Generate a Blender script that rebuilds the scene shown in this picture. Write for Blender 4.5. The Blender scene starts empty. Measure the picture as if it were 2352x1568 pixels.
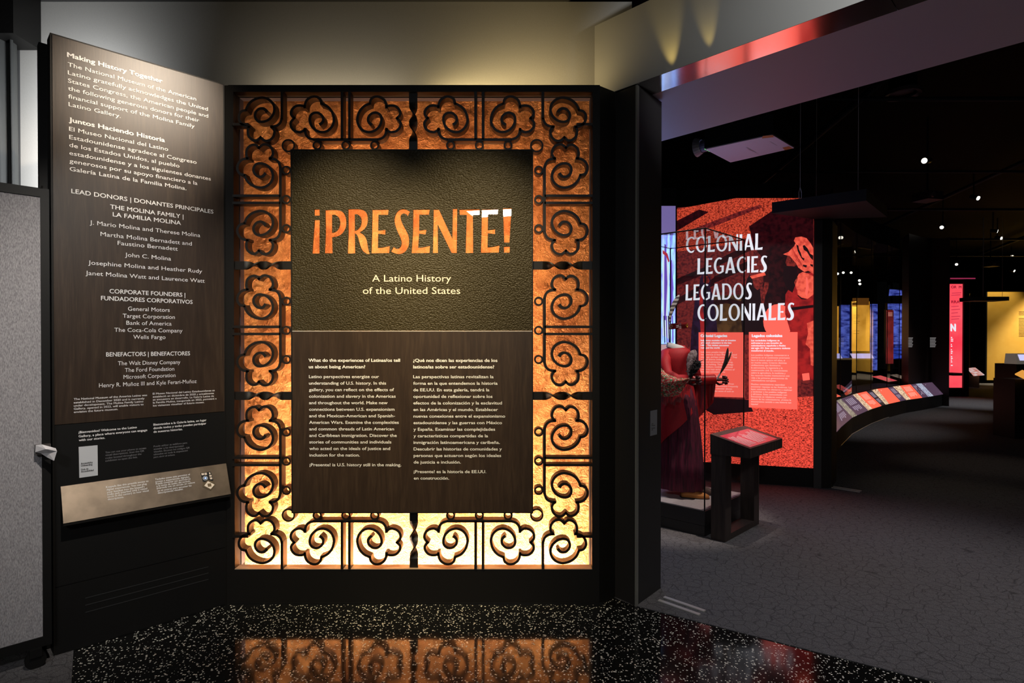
import bpy, bmesh, math, random
from mathutils import Vector, Matrix
random.seed(7)
S = bpy.context.scene
COL = S.collection

# ------------------------------------------------------------------ camera
F, CX, CY, PIT = 1332.0, 1176.0, 794.4, math.radians(0.45)
CAM = Vector((0, 0, 1.5))
cd = bpy.data.cameras.new('camera')
cd.sensor_width = 36; cd.sensor_fit = 'HORIZONTAL'; cd.lens = F / 2352 * 36
cd.shift_y = 10.4 / 2352; cd.clip_start = .05; cd.clip_end = 200
cam = bpy.data.objects.new('camera', cd); COL.objects.link(cam)
cam.location = CAM; cam.rotation_euler = (math.pi / 2 - PIT, 0, 0)
S.camera = cam
S.view_settings.view_transform = 'Standard'; S.view_settings.look = 'None'
S.view_settings.exposure = 0.0; S.view_settings.gamma = 1.0; S.view_settings.use_curve_mapping = False

# ------------------------------------------------------------------ world and lights
w = bpy.data.worlds.new('world'); S.world = w; w.use_nodes = True
w.node_tree.nodes['Background'].inputs[0].default_value = (.9, .95, 1, 1)
w.node_tree.nodes['Background'].inputs[1].default_value = 0.006

def aim(o, t):
    o.rotation_euler = (Vector(t) - o.location).to_track_quat('-Z', 'Y').to_euler()
def area(name, loc, target, sx, sy, watts, col, spread=180):
    d = bpy.data.lights.new(name, 'AREA'); d.shape = 'RECTANGLE'; d.size = sx; d.size_y = sy
    d.energy = watts; d.color = col; d.spread = math.radians(spread)
    o = bpy.data.objects.new(name, d); COL.objects.link(o); o.location = loc; aim(o, target); return o
def spot(name, loc, target, watts, col, ang, blend=.5, r=.03):
    d = bpy.data.lights.new(name, 'SPOT'); d.energy = watts; d.color = col
    d.spot_size = math.radians(ang); d.spot_blend = blend; d.shadow_soft_size = r
    o = bpy.data.objects.new(name, d); COL.objects.link(o); o.location = loc; aim(o, target); return o
WARM = (1, .70, .36); LED = (1, .72, .42); COOL = (.93, .96, 1)
# LED strip in the slot under the copper backing, and strips behind the title board
area('led_slot_light', (-.57, 3.398, .14), (-.57, 3.415, 1.2), 2.02, .035, 20, (1, .80, .62))
area('led_lower_light', (-.57, 3.392, .12), (-.57, 3.41, 2.2), 2.0, .03, 9, (1, .60, .32), 70)
for nm, lo, ta, a, b, p in (('led_back_light', (-.57, 3.325, 1.57), (-.57, 3.5, 1.57), 1.32, 1.98, 36),):
    area(nm, lo, ta, a, b, p, (1, .52, .30))
# ceiling spots on the boards
spot('sign_spot_light', (-1.0, 2.05, 3.45), (-.86, 3.3, 1.55), 310, (1, .80, .46), 47, 1.)
spot('sign_spot_light', (-.13, 2.05, 3.45), (-.27, 3.3, 1.55), 310, (1, .80, .46), 47, 1.)
spot('donor_spot_light', (-.62, 2.22, 3.46), (-1.9, 3.03, 2.72), 240, (1, .84, .66), 36, 1.)
spot('donor_spot_light', (-.6, 1.2, 3.3), (-1.95, 3.0, 1.3), 250, (1, .93, .84), 44, .9)
# cove light on top of the boards, washing the back wall
area('cove_light', (-.1, 3.47, 2.97), (-.05, 3.62, 3.3), 1.1, .05, 2.6, (1, .76, .36))
area('cove_light', (-1.1, 3.47, 2.97), (-1.1, 3.62, 3.3), .9, .05, .9, (1, .83, .55))
area('cove_light', (-2.55, 3.30, 2.5), (-2.75, 3.62, 2.55), .12, 1.2, 12.0, COOL)
# lobby ceiling panel behind the camera
area('lobby_light', (-.30, -2.9, 3.59), (-.30, -2.9, 0), .78, .5, 130, COOL).rotation_euler.z += .2
spot('lobby_spot_light', (-2.9, .6, 3.4), (-2.45, 2.45, 2.0), 22, (1, .96, .93), 60, .9)
# two tiny spots added to make the bulkhead streaks, then the wash spot
spot('bulkhead_spot_light', (.83, 3.06, 2.86), (.835, 3.12, 3.2), 5, (1, .72, .2), 34, .9, .005)
spot('bulkhead_spot_light', (.98, 2.915, 2.88), (.99, 2.97, 3.2), 3, (1, .72, .2), 30, .9, .005)
spot('bulkhead_spot_light', (1.95, 1.35, 3.0), (1.66, 2.30, 3.06), 110, COOL, 38, .8)
# gallery
spot('gallery_spot_light', (1.9, 4.1, 4.3), (1.42, 4.92, .6), 480, (1, .85, .75), 26, .7)
spot('gallery_spot_light', (1.1, 3.9, 4.3), (1.25, 4.35, 0), 120, COOL, 24, .6)
spot('gallery_spot_light', (3.4, 3.5, 4.3), (2.4, 3.4, 0), 215, (1, .96, .95), 66, 1.)
spot('gallery_spot_light', (4.3, 6.2, 4.3), (4.4, 5.7, 0), 34, (1, .8, .55), 30, 1.)
spot('gallery_spot_light', (5.6, 7.6, 4.3), (5.7, 7.0, 0), 34, (1, .8, .6), 30, 1.)
spot('gallery_spot_light', (10.6, 13.2, 4.4), (11, 14, 0), 380, COOL, 46, 1.)
spot('gallery_spot_light', (20.3, 18.7, 4.5), (19.9, 20.6, 1.0), 1900, (1, .86, .6), 84, .5)
spot('gallery_spot_light', (17.2, 19.9, 4.5), (17.4, 21.4, 1.2), 170, (1, .86, .6), 70, .8)  # extra spot added to brighten the recessed yellow wall
spot('rail_spot_light', (6.6, 8.6, 4.4), (5.9, 10.2, .5), 150, (1, .95, .95), 50, .9)
spot('rail_spot_light', (9.2, 10.6, 4.4), (8.2, 12.2, .5), 150, (1, .95, .95), 50, .9)

# ------------------------------------------------------------------ pixel rays
_R = Matrix.Rotation(math.pi / 2 - PIT, 3, 'X')
def ray(px, py):
    return _R @ Vector(((px - CX) / F, -(py - CY) / F, -1))
def hit(px, py, p0, n):
    d = ray(px, py); p0 = Vector(p0); n = Vector(n)
    return CAM + d * ((p0 - CAM).dot(n) / d.dot(n))
def at(px, py, Y):
    d = ray(px, py); return CAM + d * (Y / d.y)
def onfloor(px, py, z=0):
    d = ray(px, py); return CAM + d * ((z - CAM.z) / d.z)

# ------------------------------------------------------------------ materials
def lin(c):
    return tuple(((v / 255) / 12.92 if v <= 10.3 else ((v / 255 + .055) / 1.055) ** 2.4) for v in c)
def mat(name, col=(.5, .5, .5), rough=.5, metal=0., emit=None, es=1., spec=.5, coat=0.):
    m = bpy.data.materials.new(name); m.use_nodes = True
    b = m.node_tree.nodes['Principled BSDF']
    b.inputs['Base Color'].default_value = (*col, 1); b.inputs['Roughness'].default_value = rough
    b.inputs['Metallic'].default_value = metal; b.inputs['Specular IOR Level'].default_value = spec
    b.inputs['Coat Weight'].default_value = coat
    if emit:
        b.inputs['Emission Color'].default_value = (*emit, 1); b.inputs['Emission Strength'].default_value = es
    return m
def nd(m, t, **kw):
    n = m.node_tree.nodes.new(t)
    for k, v in kw.items():
        if k in n.inputs: n.inputs[k].default_value = v
        else: setattr(n, k, v)
    return n
def lk(m, a, b): m.node_tree.links.new(a, b)
def coords(m, scale=(1, 1, 1), kind='Object'):
    tc = nd(m, 'ShaderNodeTexCoord'); mp = nd(m, 'ShaderNodeMapping'); mp.inputs['Scale'].default_value = scale
    lk(m, tc.outputs[kind], mp.inputs['Vector']); return mp.outputs['Vector']
def ramp(m, fac, stops):
    r = nd(m, 'ShaderNodeValToRGB'); e = r.color_ramp.elements
    while len(e) < len(stops): e.new(.5)
    for i, (p, c) in enumerate(stops): e[i].position = p; e[i].color = (*c, 1)
    lk(m, fac, r.inputs['Fac']); return r.outputs['Color']
def P_(m): return m.node_tree.nodes['Principled BSDF']
def bump(m, h, strength=.3, dist=.01):
    b = nd(m, 'ShaderNodeBump'); b.inputs['Strength'].default_value = strength; b.inputs['Distance'].default_value = dist
    lk(m, h, b.inputs['Height']); lk(m, b.outputs['Normal'], P_(m).inputs['Normal'])
def noisy(m, scale, stops, detail=4, sc=(1, 1, 1), bumps=0, sock='Base Color', rough=.5):
    n = nd(m, 'ShaderNodeTexNoise'); n.inputs['Scale'].default_value = scale; n.inputs['Detail'].default_value = detail
    n.inputs['Roughness'].default_value = rough
    lk(m, coords(m, sc), n.inputs['Vector']); c = ramp(m, n.outputs['Fac'], stops)
    lk(m, c, P_(m).inputs[sock])
    if bumps: bump(m, n.outputs['Fac'], bumps)
    return m

BLACK = mat('black_metal', (.007, .0066, .0062), .5, spec=.3)
DARK = mat('dark_bronze_paint', (.007, .006, .005), .55, spec=.3)
JAMB = mat('dark_jamb_paint', (.021, .019, .018), .5)
IRON = mat('wrought_iron', (.010, .008, .0065), .45, spec=.4)
GREYMETAL = mat('grey_channel', (.05, .042, .053), .5)
STEEL = mat('brushed_steel', (.60, .58, .53), .4, .35)
ALU = mat('anodised_trim', (.30, .29, .25), .4, .5)
WHITE = mat('white_vinyl', (.86, .85, .83), .6)
GREYTXT = mat('grey_vinyl', (.22, .22, .23), .6)
BLK = mat('gallery_black', (.006, .006, .006), .9, spec=.1)
BLKT = mat('black_vinyl', (.02, .02, .02), .6)

WALLP = noisy(mat('wall_paint', (.55, .53, .49), .75), 240, [(.3, (.54, .52, .48)), (.7, (.60, .58, .54))], bumps=.05)
FASC = mat('bulkhead_paint', (.42, .41, .38), .38)
SOFF = mat('soffit_paint', (.60, .57, .62), .5)
MIRR = mat('polished_trim', (.92, .91, .91), .12, 1.)

m = WOOD = mat('stained_veneer', (.06, .035, .02), .42)
n = nd(m, 'ShaderNodeTexNoise', Scale=5., Detail=8.); n.inputs['Distortion'].default_value = 1.2
lk(m, coords(m, (6, 6, .55)), n.inputs['Vector'])
n2 = nd(m, 'ShaderNodeTexNoise', Scale=9., Detail=3.)
lk(m, coords(m, (26, 26, 1.2)), n2.inputs['Vector'])
mx = nd(m, 'ShaderNodeMix'); mx.data_type = 'FLOAT'; mx.inputs[0].default_value = .4
lk(m, n.outputs['Fac'], mx.inputs[2]); lk(m, n2.outputs['Fac'], mx.inputs[3])
lk(m, ramp(m, mx.outputs[0], [(.3, (.022, .0125, .0075)), (.5, (.036, .021, .0125)), (.7, (.058, .036, .022))]), P_(m).inputs['Base Color'])
bump(m, mx.outputs[0], .06, .004)

m = LEATHER = mat('pebbled_leather', (.05, .042, .022), .5, spec=.28)
v = nd(m, 'ShaderNodeTexVoronoi', Scale=1.); v.feature = 'F1'
nn = nd(m, 'ShaderNodeTexNoise', Scale=6., Detail=2.)
cv = coords(m, (1, 1, 1)); lk(m, cv, nn.inputs['Vector'])
mm = nd(m, 'ShaderNodeMix'); mm.data_type = 'VECTOR'; mm.inputs[0].default_value = .006
lk(m, cv, mm.inputs[4]); lk(m, nn.outputs['Color'], mm.inputs[5])
mp = nd(m, 'ShaderNodeMapping'); mp.inputs['Scale'].default_value = (92, 92, 155)
lk(m, mm.outputs[1], mp.inputs['Vector']); lk(m, mp.outputs['Vector'], v.inputs['Vector'])
iv = nd(m, 'ShaderNodeMath', operation='MULTIPLY'); iv.inputs[1].default_value = -1.; lk(m, v.outputs['Distance'], iv.inputs[0]); bump(m, iv.outputs[0], .55, .006)
P_(m).inputs['Base Color'].default_value = (.033, .024, .0075, 1)

m = COPPER = mat('hammered_copper', (.62, .26, .07), .36, .6)
n = nd(m, 'ShaderNodeTexNoise', Scale=26., Detail=9.); n.inputs['Roughness'].default_value = .68; n.inputs['Distortion'].default_value = .9
nf = nd(m, 'ShaderNodeTexNoise', Scale=120., Detail=4.)
n3 = nd(m, 'ShaderNodeTexNoise', Scale=6., Detail=5.)
cv = coords(m); lk(m, cv, n.inputs['Vector']); lk(m, cv, n3.inputs['Vector']); lk(m, cv, nf.inputs['Vector'])
ma = nd(m, 'ShaderNodeMath', operation='MULTIPLY_ADD'); lk(m, nf.outputs['Fac'], ma.inputs[0]); ma.inputs[1].default_value = .18; lk(m, n.outputs['Fac'], ma.inputs[2])
bump(m, ma.outputs[0], 1., .035)
lk(m, ramp(m, n3.outputs['Fac'], [(.32, (.44, .17, .048)), (.66, (.82, .39, .13))]), P_(m).inputs['Base Color'])

m = TERR = mat('terrazzo', (.008, .008, .008), .09)
v = nd(m, 'ShaderNodeTexVoronoi', Scale=88.); lk(m, coords(m), v.inputs['Vector'])
hs = nd(m, 'ShaderNodeSeparateColor'); lk(m, v.outputs['Color'], hs.inputs[0])
gt = nd(m, 'ShaderNodeMath', operation='GREATER_THAN'); gt.inputs[1].default_value = .2; lk(m, hs.outputs[0], gt.inputs[0])
ds = nd(m, 'ShaderNodeMath', operation='LESS_THAN'); lk(m, v.outputs['Distance'], ds.inputs[0])
sz = nd(m, 'ShaderNodeMath', operation='MULTIPLY'); sz.inputs[1].default_value = .45; lk(m, hs.outputs[1], sz.inputs[0]); lk(m, sz.outputs[0], ds.inputs[1])
mu = nd(m, 'ShaderNodeMath', operation='MULTIPLY'); lk(m, gt.outputs[0], mu.inputs[0]); lk(m, ds.outputs[0], mu.inputs[1])
lk(m, ramp(m, mu.outputs[0], [(0., (.008, .008, .0075)), (1., (.95, .90, .78))]), P_(m).inputs['Base Color'])

m = CARPET = mat('carpet', (.09, .088, .09), .95, spec=.1)
n = nd(m, 'ShaderNodeTexNoise', Scale=330., Detail=3.); v = nd(m, 'ShaderNodeTexVoronoi', Scale=17.); v.feature = 'DISTANCE_TO_EDGE'
nn = nd(m, 'ShaderNodeTexNoise', Scale=34., Detail=3.); cv = coords(m)
mm = nd(m, 'ShaderNodeMix'); mm.data_type = 'VECTOR'; mm.inputs[0].default_value = .04
lk(m, cv, mm.inputs[4]); lk(m, nn.outputs['Color'], mm.inputs[5]); lk(m, mm.outputs[1], v.inputs['Vector']); lk(m, cv, n.inputs['Vector'])
ln = ramp(m, v.outputs['Distance'], [(0., (.5, .5, .5)), (.055, (1, 1, 1))])
c0 = ramp(m, n.outputs['Fac'], [(.3, (.055, .052, .054)), (.7, (.21, .20, .205))])
mc = nd(m, 'ShaderNodeMix'); mc.data_type = 'RGBA'; mc.blend_type = 'MULTIPLY'; mc.inputs[0].default_value = 1
lk(m, c0, mc.inputs[6]); lk(m, ln, mc.inputs[7]); lk(m, mc.outputs[2], P_(m).inputs['Base Color'])
bump(m, n.outputs['Fac'], .5, .004)

FABRIC = noisy(mat('grey_weave', (.3, .29, .3), .9), 260, [(.3, (.20, .19, .20)), (.7, (.42, .40, .41))], sc=(1, 1, .35), bumps=.25)
BRASS = noisy(mat('satin_bronze', (.5, .44, .38), .40, .8), 14, [(.35, (.19, .145, .105)), (.65, (.26, .20, .145))])
def glassmat(name, tint=(1, 1, 1), ior=1.45, rough=.0):
    m = bpy.data.materials.new(name); m.use_nodes = True; t = m.node_tree; t.nodes.remove(P_(m))
    tr = nd(m, 'ShaderNodeBsdfTransparent'); tr.inputs[0].default_value = (*tint, 1)
    gl = nd(m, 'ShaderNodeBsdfGlossy'); gl.inputs['Roughness'].default_value = rough
    fr = nd(m, 'ShaderNodeFresnel'); ge = nd(m, 'ShaderNodeNewGeometry'); mr = nd(m, 'ShaderNodeMapRange')
    mr.inputs['To Min'].default_value = ior; mr.inputs['To Max'].default_value = 1 / ior
    lk(m, ge.outputs['Backfacing'], mr.inputs['Value']); lk(m, mr.outputs[0], fr.inputs[0])
    mx = nd(m, 'ShaderNodeMixShader'); lk(m, fr.outputs[0], mx.inputs[0]); lk(m, tr.outputs[0], mx.inputs[1]); lk(m, gl.outputs[0], mx.inputs[2])
    lk(m, mx.outputs[0], t.nodes['Material Output'].inputs[0]); return m
GLASS = glassmat('clear_glass', (.93, .95, .95))
LIDGLASS = glassmat('lid_glass', (.9, .92, .92), 1.85)
PANE = glassmat('letter_acrylic', (.97, .95, .92))

def glow(name, rgb, es=1., tex=0, lo=None, sc=(1, 1, 1)):
    c = lin(rgb); m = mat(name, tuple(x * .35 for x in c), .4, emit=c, es=es)
    if tex:
        n = nd(m, 'ShaderNodeTexNoise', Scale=float(tex), Detail=6.); lk(m, coords(m, sc), n.inputs['Vector'])
        lk(m, ramp(m, n.outputs['Fac'], [(.36, lin(lo)), (.60, c)]), P_(m).inputs['Emission Color'])
    return m
G_WHITE = glow('backlit_white', (235, 235, 245), 1.)
G_SALMON = glow('backlit_salmon', (255, 98, 84), 1.15)
G_GROUND = glow('backlit_ground', (250, 80, 62), 1.15, 60, (70, 12, 12), (1, 1, 2.2))
G_ADOBE = glow('backlit_adobe', (205, 72, 48), 1.1, 75, (95, 22, 16))
G_DUSK = glow('backlit_dusk_wall', (125, 38, 36), .9, 40, (70, 18, 24))
G_SHADE = glow('backlit_shadow', (52, 10, 16), .8, 22, (26, 5, 10))
G_DARK = glow('backlit_dark', (30, 8, 14), .8)
G_PURPLE = glow('backlit_purple', (48, 22, 52), .8, 18, (30, 12, 28))
G_SKIN = glow('backlit_skin', (150, 46, 40), .8, 30, (70, 18, 18))
G_PALE = glow('backlit_pale_red', (252, 100, 78), .95, 24, (205, 66, 54))
G_CLOTH = glow('backlit_cloth', (176, 34, 34), .9, 14, (120, 20, 24))

# ------------------------------------------------------------------ object helpers
OFF = {}
def link(name, me, m, parent=None):
    if m is not None:
        for x in (m if isinstance(m, (list, tuple)) else [m]): me.materials.append(x)
    o = bpy.data.objects.new(name, me); COL.objects.link(o)
    if parent is not None:
        o.parent = parent; off = OFF[parent.name]
        me.transform(Matrix.Translation(-off)); OFF[o.name] = off
    else:
        OFF[o.name] = Vector((0, 0, 0))
    return o
def thing(name, label, cat, loc=(0, 0, 0), group=None):
    o = bpy.data.objects.new(name, None); o.empty_display_size = .1; COL.objects.link(o); o.location = loc
    o['label'] = label; o['category'] = cat
    if group: o['group'] = group
    OFF[o.name] = Vector(loc); return o
def tag(o, label, cat, group=None):
    o['label'] = label; o['category'] = cat
    if group: o['group'] = group
    return o
def struct(o): o['kind'] = 'structure'; return o
def mesh(name, verts, faces, m, parent=None, smooth=False):
    me = bpy.data.meshes.new(name); me.from_pydata([tuple(v) for v in verts], [], faces); me.validate(); me.update()
    if smooth: me.polygons.foreach_set('use_smooth', [True] * len(me.polygons))
    return link(name, me, m, parent)
class MB:
    def __init__(s): s.v = []; s.f = []
    def add(s, vs, fs):
        k = len(s.v); s.v += [Vector(v) for v in vs]; s.f += [tuple(i + k for i in f) for f in fs]; return s
    def box(s, a, b):
        x0, y0, z0 = a; x1, y1, z1 = b
        return s.prism([(x0, y0), (x1, y0), (x1, y1), (x0, y1)], z0, z1)
    def prism(s, poly, z0, z1):
        n = len(poly); ar = sum(poly[i][0] * poly[(i + 1) % n][1] - poly[(i + 1) % n][0] * poly[i][1] for i in range(n))
        if ar < 0: poly = poly[::-1]
        return s.add([(x, y, z0) for x, y in poly] + [(x, y, z1) for x, y in poly],
                     [tuple(range(n))[::-1], tuple(range(n, 2 * n))] + [(i, (i + 1) % n, n + (i + 1) % n, n + i) for i in range(n)])
    def obox(s, c, u, v_, w_, a, b, d):   # centre, three axes, half sizes
        c = Vector(c); u = Vector(u).normalized() * a; v_ = Vector(v_).normalized() * b; w_ = Vector(w_).normalized() * d
        vs = [c + u * i + v_ * j + w_ * k for i in (-1, 1) for j in (-1, 1) for k in (-1, 1)]
        return s.add(vs, [(0, 1, 3, 2), (4, 6, 7, 5), (0, 4, 5, 1), (2, 3, 7, 6), (0, 2, 6, 4), (1, 5, 7, 3)])
    def tube(s, pts, r, n=8, cap=True):
        pts = [Vector(p) for p in pts]; N = len(pts)
        if not isinstance(r, (list, tuple)): r = [r] * N
        k = len(s.v); prev = None
        for i, p in enumerate(pts):
            t = (pts[min(i + 1, N - 1)] - pts[max(i - 1, 0)]).normalized()
            if prev is None:
                a = t.cross(Vector((0, 0, 1)));
                if a.length < 1e-3: a = t.cross(Vector((1, 0, 0)))
            else: a = prev - t * prev.dot(t)
            a.normalize(); prev = a; b = t.cross(a)
            for j in range(n):
                g = 2 * math.pi * j / n; rr = r[i]
                ra, rb = rr if isinstance(rr, (list, tuple)) else (rr, rr)
                s.v.append(p + a * math.cos(g) * ra + b * math.sin(g) * rb)
        for i in range(N - 1):
            for j in range(n):
                s.f.append((k + i * n + j, k + i * n + (j + 1) % n, k + (i + 1) * n + (j + 1) % n, k + (i + 1) * n + j))
        if cap:
            s.f.append(tuple(k + j for j in range(n))[::-1]); s.f.append(tuple(k + (N - 1) * n + j for j in range(n)))
        return s
    def loft(s, rings, cap=True):
        k = len(s.v); n = len(rings[0])
        for r in rings: s.v += [Vector(p) for p in r]
        for i in range(len(rings) - 1):
            for j in range(n):
                s.f.append((k + i * n + j, k + i * n + (j + 1) % n, k + (i + 1) * n + (j + 1) % n, k + (i + 1) * n + j))
        if cap:
            s.f.append(tuple(k + j for j in range(n))[::-1]); s.f.append(tuple(k + (len(rings) - 1) * n + j for j in range(n)))
        return s
    def build(s, name, m, parent=None, smooth=False):
        return mesh(name, s.v, s.f, m, parent, smooth)
def ell(cx, cy, z, rx, ry, n=20, rot=0., fn=None):
    out = []
    for j in range(n):
        g = 2 * math.pi * j / n; k = fn(g) if fn else 1
        x, y = rx * math.cos(g) * k, ry * math.sin(g) * k
        out.append((cx + x * math.cos(rot) - y * math.sin(rot), cy + x * math.sin(rot) + y * math.cos(rot), z))
    return out
def poly_px(name, pts, p0, n, off, m, parent):
    nn = Vector(n).normalized()
    return mesh(name, [hit(x, y, p0, n) + nn * off for x, y in pts], [tuple(range(len(pts)))], m, parent)

# ------------------------------------------------------------------ lettering
_tc = bpy.data.curves.new('lettering', 'FONT'); _tc.resolution_u = 3
_to = bpy.data.objects.new('lettering', _tc); COL.objects.link(_to)
def glyphs(s):
    _tc.body = s; bpy.context.view_layer.update()
    me = bpy.data.meshes.new_from_object(_to.evaluated_get(bpy.context.evaluated_depsgraph_get()))
    vs = [v.co.copy() for v in me.vertices]; fs = [tuple(p.vertices) for p in me.polygons]
    bpy.data.meshes.remove(me); return vs, fs
CAP = max(v.y for v in glyphs('H')[0])
def txt(name, parent, m, lines, p0, n, u, v, cap, bold=0., off=.0015, xs=.95):
    """lines: (string, x-left, y-baseline, x-right or None[, y-right])"""
    mb = MB(); nn = Vector(n).normalized(); u = Vector(u).normalized(); v = Vector(v).normalized()
    for L in lines:
        vs, fs = glyphs(L[0])
        a = hit(L[1], L[2], p0, n); k = cap / CAP
        x0 = min(q.x for q in vs); x1 = max(q.x for q in vs)
        if L[3] is None: sx = k * xs
        else: sx = (hit(L[3], L[4] if len(L) > 4 else L[2], p0, n) - a).dot(u) / (x1 - x0)
        e = bold * cap
        for i, (dx, dy) in enumerate(((0, 0),) if not bold else ((0, 0), (-e, e * .4), (e, -e * .4), (0, e * .8), (0, -e * .6))):
            mb.add([a + u * ((q.x - x0) * sx + dx) + v * (q.y * k + dy) + nn * (off + i * .0001) for q in vs], fs)
    return mb.build(name, m, parent)

# ------------------------------------------------------------------ room shell
YF = 3.3                                   # front plane of the entrance board
CEIL = at(1000, 4, 3.62).z
struct(MB().prism([(-5, -4), (7, -4), (7, 3.6), (30, 3.6), (30, 26), (-5, 26)], -.06, 0).build('floor', TERR))
struct(MB().prism([(.60, 3.50), (.60, 3.385), (.695, 3.279), (1.846, 2.548), (6.9, -.73), (6.9, 3.5), (29.5, 3.5), (29.5, 25), (-.4, 25), (-.4, 3.72), (.6, 3.72)], .0005, .004).build('floor', CARPET))
struct(MB().prism([(-2.36, 3.124), (-1.0, 1.241), (-1., -.5), (-4.8, -.5), (-4.8, 3.55), (-2.36, 3.55)], .0005, .004).build('floor', CARPET))
struct(MB().box((-3.06, 3.62, 0), (.745, 3.70, CEIL)).build('wall_back', WALLP))
struct(MB().prism([(-4, -4), (6, -4), (6, -2), (.345, 3.62), (-4, 3.62)], CEIL, CEIL + .08).build('ceiling', mat('ceiling_paint', (.035, .034, .033), .8)))
struct(MB().box((-4, 3.62, 0), (-3.06, 3.70, CEIL)).build('wall_left', mat('side_wall_paint', (.10, .10, .10), .7)))
# bulkhead over the gallery opening: runs at 45 degrees
def bulk(c0, c1, d0, d1):
    f = lambda c, d: ((c + d) / 2, (c - d) / 2)
    return [f(c0, d0), f(c0, d1), f(c1, d1), f(c1, d0)]
C0 = 3.965; D0 = .4927 - 3.472
HB = 2.947
struct(MB().prism(bulk(C0, C0 + .06, D0, 5.2), HB, 3.379).build('wall_bulkhead', FASC))
struct(MB().prism(bulk(C0 + .06, 5.30, D0 + .2, 5.2), HB + .02, 3.379).build('wall_bulkhead_core', BLK))
b = MB()
for d0, d1 in ((D0 + .2, -.862), (-.858, 1.2), (1.204, 3.2), (3.204, 5.2)):
    b.prism(bulk(C0 + .001, 4.232, d0, d1), HB - .001, HB + .02)
struct(b.build('trim_1', MIRR))
struct(MB().prism(bulk(4.236, 5.30, D0 - .8, 5.2), HB + .004, HB + .02).build('ceiling_soffit', SOFF))
# pillar and jamb
PIL = [(.603, 3.386), (.694, 3.279), (.716, 3.287), (.902, 3.507), (.74, 3.68), (.603, 3.60)]
struct(MB().prism(PIL, .0, HB - .004).build('wall_jamb', JAMB))
struct(MB().prism([(.695, 3.273), (.703, 3.268), (.717, 3.281), (.712, 3.288), (.697, 3.281)], .0, HB - .006).build('trim_2', ALU))
# black gallery shell
struct(MB().prism([(-.4, 3.72), (30, 3.72 + .001), (30, 25), (-.4, 25)], 4.75, 4.8).build('ceiling_gallery', BLK))
struct(MB().box((-.4, 24.9, 0), (29.5, 25, 4.75)).build('wall_gallery_back', BLK))
struct(MB().box((-.45, 3.72, 0), (-.4, 25, 4.75)).build('wall_gallery_side', BLK))

# ------------------------------------------------------------------ entrance board case
def XZ(px, py, Y=YF):
    p = at(px, py, Y); return p.x, p.z
xl0, zt0 = XZ(524, 195); xr0, _ = XZ(1378, 195); xl1, zt1 = XZ(535.5, 211); xr1, zb1 = XZ(1360, 1306)
NY = (0, -1, 0); UX = (1, 0, 0); UZ = (0, 0, 1)
case = thing('entrance_case', 'tall black metal case with glowing hammered copper back, between donor board and gallery opening', 'display case', (-.57, YF, 0))
f = MB()
f.box((xl0, YF, 0), (xl1, 3.44, zt0)).box((xr1, YF, 0), (xr0, 3.44, zt0)).box((xl1, YF, zt1), (xr1, 3.44, zt0))
f.box((xl1, YF, 0), (xr1, 3.365, zb1)).box((xl1, 3.365, 0), (xr1, 3.44, .10)).box((xl0, 3.44, 0), (xr0, 3.46, zt0))
f.prism([(-1.6296, 3.3006), (-1.645, 3.316), (-1.645, 3.44), (xl0, 3.44), (xl0, 3.3006)], 0, zt0 - .002)
f.build('frame', DARK, case)
MB().prism([(xr0 + .001, YF + .004), (.604, 3.386), (.604, 3.46), (xr0 + .001, 3.46)], 0, zt0 - .004).build('return_panel', DARK, case)
ch = MB()
ch.box((xl1, 3.372, .2), (xl1 + .004, 3.418, zt1)).box((xr1 - .004, 3.372, .2), (xr1, 3.418, zt1)).box((xl1, 3.372, zt1 - .004), (xr1, 3.418, zt1))
ch.build('lining', GREYMETAL, case)
MB().box((xl1 + .002, 3.42, .11), (xr1 - .002, 3.432, zt1 - .002)).build('copper_back', COPPER, case)
MB().box((xl1, YF - .002, zb1 - .003), (xr1, 3.362, zb1 + .001)).build('sill', mat('sill_bronze', (.42, .30, .2), .45), case)
MB().box((xl0, YF - .004, 0), (xr0 + .02, YF, .012)).build('kick_strip', BLACK, case)

# ------------------------------------------------------------------ wrought iron grille
def crom(pts, k=4):
    out = []
    for i in range(len(pts) - 1):
        p0 = pts[max(i - 1, 0)]; p1 = pts[i]; p2 = pts[i + 1]; p3 = pts[min(i + 2, len(pts) - 1)]
        for j in range(k):
            t = j / k
            out.append(tuple(.5 * (2 * b_ + (c_ - a_) * t + (2 * a_ - 5 * b_ + 4 * c_ - d_) * t * t + (3 * b_ - a_ - 3 * c_ + d_) * t ** 3)
                             for a_, b_, c_, d_ in zip(p0, p1, p2, p3)))
    out.append(tuple(pts[-1])); return out
GY0, GY1 = YF - .006, YF + .052
KPX = YF / F
def ribbon(mb, pts, h, y0=GY0, y1=GY1, closed=False):
    """pts in photo pixels on the front plane; a flat bar stood on edge"""
    P = [Vector(XZ(*p)) for p in pts]; n = len(P); k = len(mb.v); h = [x * KPX for x in h] if isinstance(h, list) else [h * KPX] * n
    for i in range(n):
        a = P[i - 1] if (i or closed) else P[i]; c = P[(i + 1) % n] if (i < n - 1 or closed) else P[i]
        t = (c - a).normalized(); nx = Vector((-t.y, t.x)) * h[i]
        for q in (P[i] + nx, P[i] - nx):
            mb.v.append(Vector((q.x, y0, q.y))); mb.v.append(Vector((q.x, y1, q.y)))
    m_ = n if closed else n - 1
    for i in range(m_):
        a = k + 4 * i; c = k + 4 * ((i + 1) % n)
        mb.f += [(a, c, c + 2, a + 2), (a + 1, a + 3, c + 3, c + 1), (a, a + 1, c + 1, c), (a + 2, c + 2, c + 3, a + 3)]
    if not closed:
        mb.f += [(k, k + 2, k + 3, k + 1), (k + 4 * n - 4, k + 4 * n - 3, k + 4 * n - 1, k + 4 * n - 2)]
    return mb
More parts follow.
